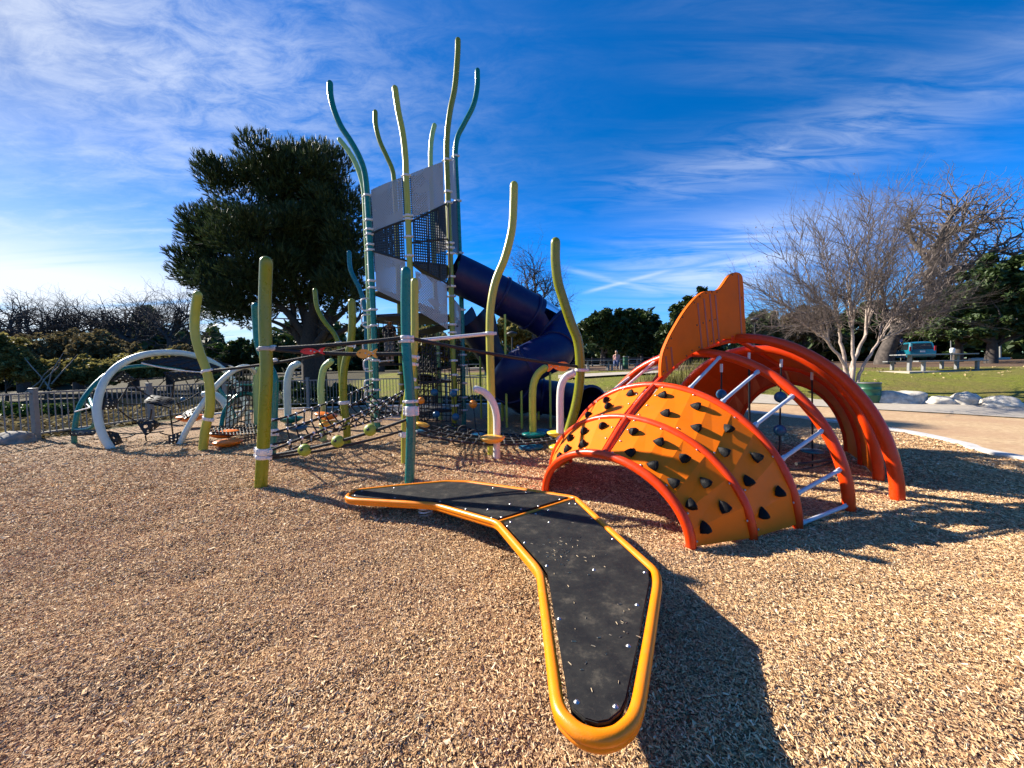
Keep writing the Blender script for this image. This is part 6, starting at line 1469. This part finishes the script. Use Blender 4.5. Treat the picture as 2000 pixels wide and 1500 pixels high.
park_bench('white slatted bench seen through the orange tunnel ring', 1560, 15.6, 62); park_bench('white slatted bench behind the dome ladder', 1412, 16.6, 50)
# lamp posts
def lamp(label, x, ytop, Y, h):
    b = onterr(x, Y); top = P(x, ytop, Y); t = thing('street_lamp', label, 'lamp post', b, 'lamp posts in the park'); H_ = top.z - b.z
    MB().tube([b - Vector((0, 0, .1)), b + Vector((0, 0, H_ - .25))], [.07, .05], 10).build('pole', 'black_plastic', t)
    MB().lathe(b + Vector((0, 0, H_ - .28)), [(.05, 0), (.16, .05), (.34, .18), (.36, .24), (.30, .30), (.06, .40)], 20).build('lamp_head', 'black_plastic', t)
lamp('dark lamp post with a dome head seen under the tube slide', 1001, 650, 26, 3); lamp('dark lamp post in front of the weeping tree', 1473, 623, 34, 4)
# rail fence far behind the oaks
rf = thing('rail_fence', 'dark post and rail fence beyond the far picnic tables', 'fence', onterr(1240, 44))
for k in range(15):
    b = onterr(1085 + 24 * k, 44); MB().box(b + Vector((0, 0, .5)), .16, .16, 1.1).build('fence_post', 'bark_dark', rf)
    if k < 14:
        c = onterr(1085 + 24 * (k + 1), 44)
        for z in (.45, .85): MB().box((b + c) / 2 + Vector((0, 0, z)), (c - b).length, .05, .13, basis(c - b)).build('rail', 'bark_dark', rf)
# the far path, a pale strip across the lawn
o = MB(); A_ = [onterr(x, 21.5) for x in range(1090, 1330, 20)]; B_ = [onterr(x, 23.0) for x in range(1090, 1330, 20)]
k = len(A_); o.add([a + Vector((0, 0, .03)) for a in A_] + [a + Vector((0, 0, .03)) for a in B_], [(i, i + 1, i + k + 1, i + k) for i in range(k - 1)], True); 
A_ = [onterr(x, 47.5) for x in range(900, 1500, 20)]; B_ = [onterr(x, 53) for x in range(900, 1500, 20)]
k = len(A_); o.add([a + Vector((0, 0, .05)) for a in A_] + [a + Vector((0, 0, .05)) for a in B_], [(i, i + 1, i + k + 1, i + k) for i in range(k - 1)], True)
meta(o.build('far_path', 'concrete'), kind='structure')
# people at the far tables
b = onterr(1212, 28); person('person in a pink top sitting at the dark picnic table', (b.x - .2, b.y + .3, b.z + .1), 1.6, 'cloth_pink', 'cloth_blue', face=(-.4, -1), sit=True)
# white jug on the long picnic table
b = tb1; MB_ = MB(); MB_.lathe(P(1860, 688, 18.2) - Vector((0, 0, .02)), [(.08, 0), (.09, .02), (.09, .11), (.095, .14), (.095, .17), (.07, .21), (.03, .23)], 18); meta(MB_.build('white_jug', 'white_paint'), 'white rounded jug standing on the long picnic table', 'jug')
# hydrant, blue signs, slim pole, wheel stops
def hydrant(x, Y):
    b = onterr(x, Y); t = thing('hydrant', 'cream and yellow fire hydrant beside the wheel stop', 'hydrant', b)
    MB().lathe(b, [(.16, 0), (.16, .05), (.11, .07), (.105, .45), (.14, .47), (.14, .52), (.11, .58), (.06, .66), (.03, .70)], 18).build('barrel', 'hydrant_cream', t)
    for d in ((1, 0, 0), (-1, 0, 0), (0, -1, 0)): MB().lathe(b + Vector((0, 0, .38)), [(.05, .08), (.05, .15), (.07, .16), (.07, .20), (.03, .22)], 12, d).build('nozzle', 'hydrant_cream', t)
hydrant(1935, 31)
def sign(label, x, ytop, Y, w, h):
    b = onterr(x, Y); top = P(x, ytop, Y); t = thing('sign_post', label, 'sign', b, 'blue signs in the car park'); MB().tube([b, top], .035, 8).build('pole', 'table_grey', t); W_, H_ = pxs(w, Y), pxs(h, Y); o = MB(); o.box(top - Vector((0, .04, H_ * .5)), W_, .02, H_, None, .008); o.build('sign_board', 'sign_blue', t)
sign('blue sign on a pale pole behind the long picnic table', 1857, 656, 33, 8, 7); sign('blue sign above the parked van', 1759, 662, 42, 7, 6)
b = onterr(1953, 31); a = P(1953, 656, 31); t = thing('bollard_pole', 'slim pale pole right of the hydrant', 'pole', b); MB().tube([b, a], .06, 10, dome=0).build('pole', 'table_grey', t); MB().ell(a, .07, .07, .07, 10, 8).build('cap', 'table_grey', t)
for lab, x0, x1, Y in (('white concrete wheel stop left of the hydrant', 1893, 1925, 30), ('white concrete wheel stop right of the hydrant', 1942, 1970, 30)):
    a, b = onterr(x0, Y), onterr(x1, Y); a.z = b.z = max(a.z, b.z); d = b - a; o = MB(); o.box((a + b) / 2 + Vector((0, 0, .11)), d.length, .22, .20, basis(d), .05); meta(o.build('wheel_stop', 'kerb_white'), lab, 'wheel stop', 'wheel stops in the car park')
# parked van
def van(x, Y):
    b = onterr(x, Y); yaw = R(-28); rot = Matrix.Rotation(yaw, 3, 'Z'); t = thing('parked_van', 'teal blue van parked under the huge oak, seen from behind', 'van', b)
    def T(a, c, z): return b + rot @ Vector((a, c, z))
    # body in side profile (y forward), lofted over width sections
    prof = [(-2.3, .35), (-2.36, .6), (-2.33, .98), (-2.18, 1.35), (-2.0, 1.70), (-1.75, 1.76), (.2, 1.76), (.75, 1.66), (1.35, 1.12), (2.1, .98), (2.32, .80), (2.34, .42), (2.2, .30), (-2.2, .30)]
    secs = [(-.92, .93, .0), (-.84, 1.0, .0), (-.3, 1.0, .03), (.3, 1.0, .03), (.84, 1.0, .0), (.92, .93, .0)]; vs = []
    for a, sc, dz in secs:
        for c, z in prof:
            ta = a * (1 - .13 * max(0, (z - 1.0) / .76)); vs.append(T(ta, c * (.985 if abs(a) > .9 else 1), (z - .3) * (sc if z > 1 else 1) + .3 + (dz if z > 1.5 else 0)))
    n = len(prof); o = MB(); o.add(vs, [(i * n + j, i * n + (j + 1) % n, (i + 1) * n + (j + 1) % n, (i + 1) * n + j) for i in range(len(secs) - 1) for j in range(n)], False); o.add(vs[:n], [tuple(reversed(range(n)))]); o.add(vs[-n:], [tuple(range(n))]); o.build('body', 'van_teal', t)
    def quad(name, m, pts, thick):
        q = [T(*p) for p in pts]; nn = (q[1] - q[0]).cross(q[3] - q[0]).normalized(); 
        o = MB(); o.prism([p + nn * .012 for p in q], -nn * thick); o.build(name, m, t)
    quad('rear_window', 'glass_dark', [(-.70, -2.31, 1.06), (.70, -2.31, 1.06), (.62, -2.06, 1.62), (-.62, -2.06, 1.62)], .05)
    for s in (-1, 1):
        for c0, c1 in ((-1.85, -.9), (-.82, .1), (.16, .78)):
            f_ = [(s * .915, c0, 1.06), (s * .915, c1, 1.06), (s * .835, c1 - (.25 if c1 > .5 else 0), 1.60), (s * .835, c0, 1.60)]; quad('side_window', 'glass_dark', f_ if s > 0 else f_[::-1], .05)
        o = MB(); o.box(T(s * .84, -2.34, 1.12), .14, .06, .42, rot, .02); o.build('tail_light', 'tail_red', t)
        for c in (-1.42, 1.42): o = MB(); o.lathe(T(s * .72, c, .33), [(.20, 0), (.33, .0), (.335, .03), (.335, .19), (.31, .22), (.2, .215)], 24, rot @ Vector((s, 0, 0))); wl_ = o.build('wheel', 'tyre', t); MB().lathe(T(s * .72, c, .33), [(.19, .20), (.18, .225), (.05, .235)], 20, rot @ Vector((s, 0, 0))).build('hub', 'table_grey', wl_)
    o = MB(); o.box(T(0, -2.40, .52), 1.75, .12, .22, rot, .03); o.build('bumper', 'van_teal', t); o = MB(); o.box(T(0, -2.372, .85), .34, .02, .16, rot); o.build('number_plate', 'white_paint', t)
van(1779, 38)
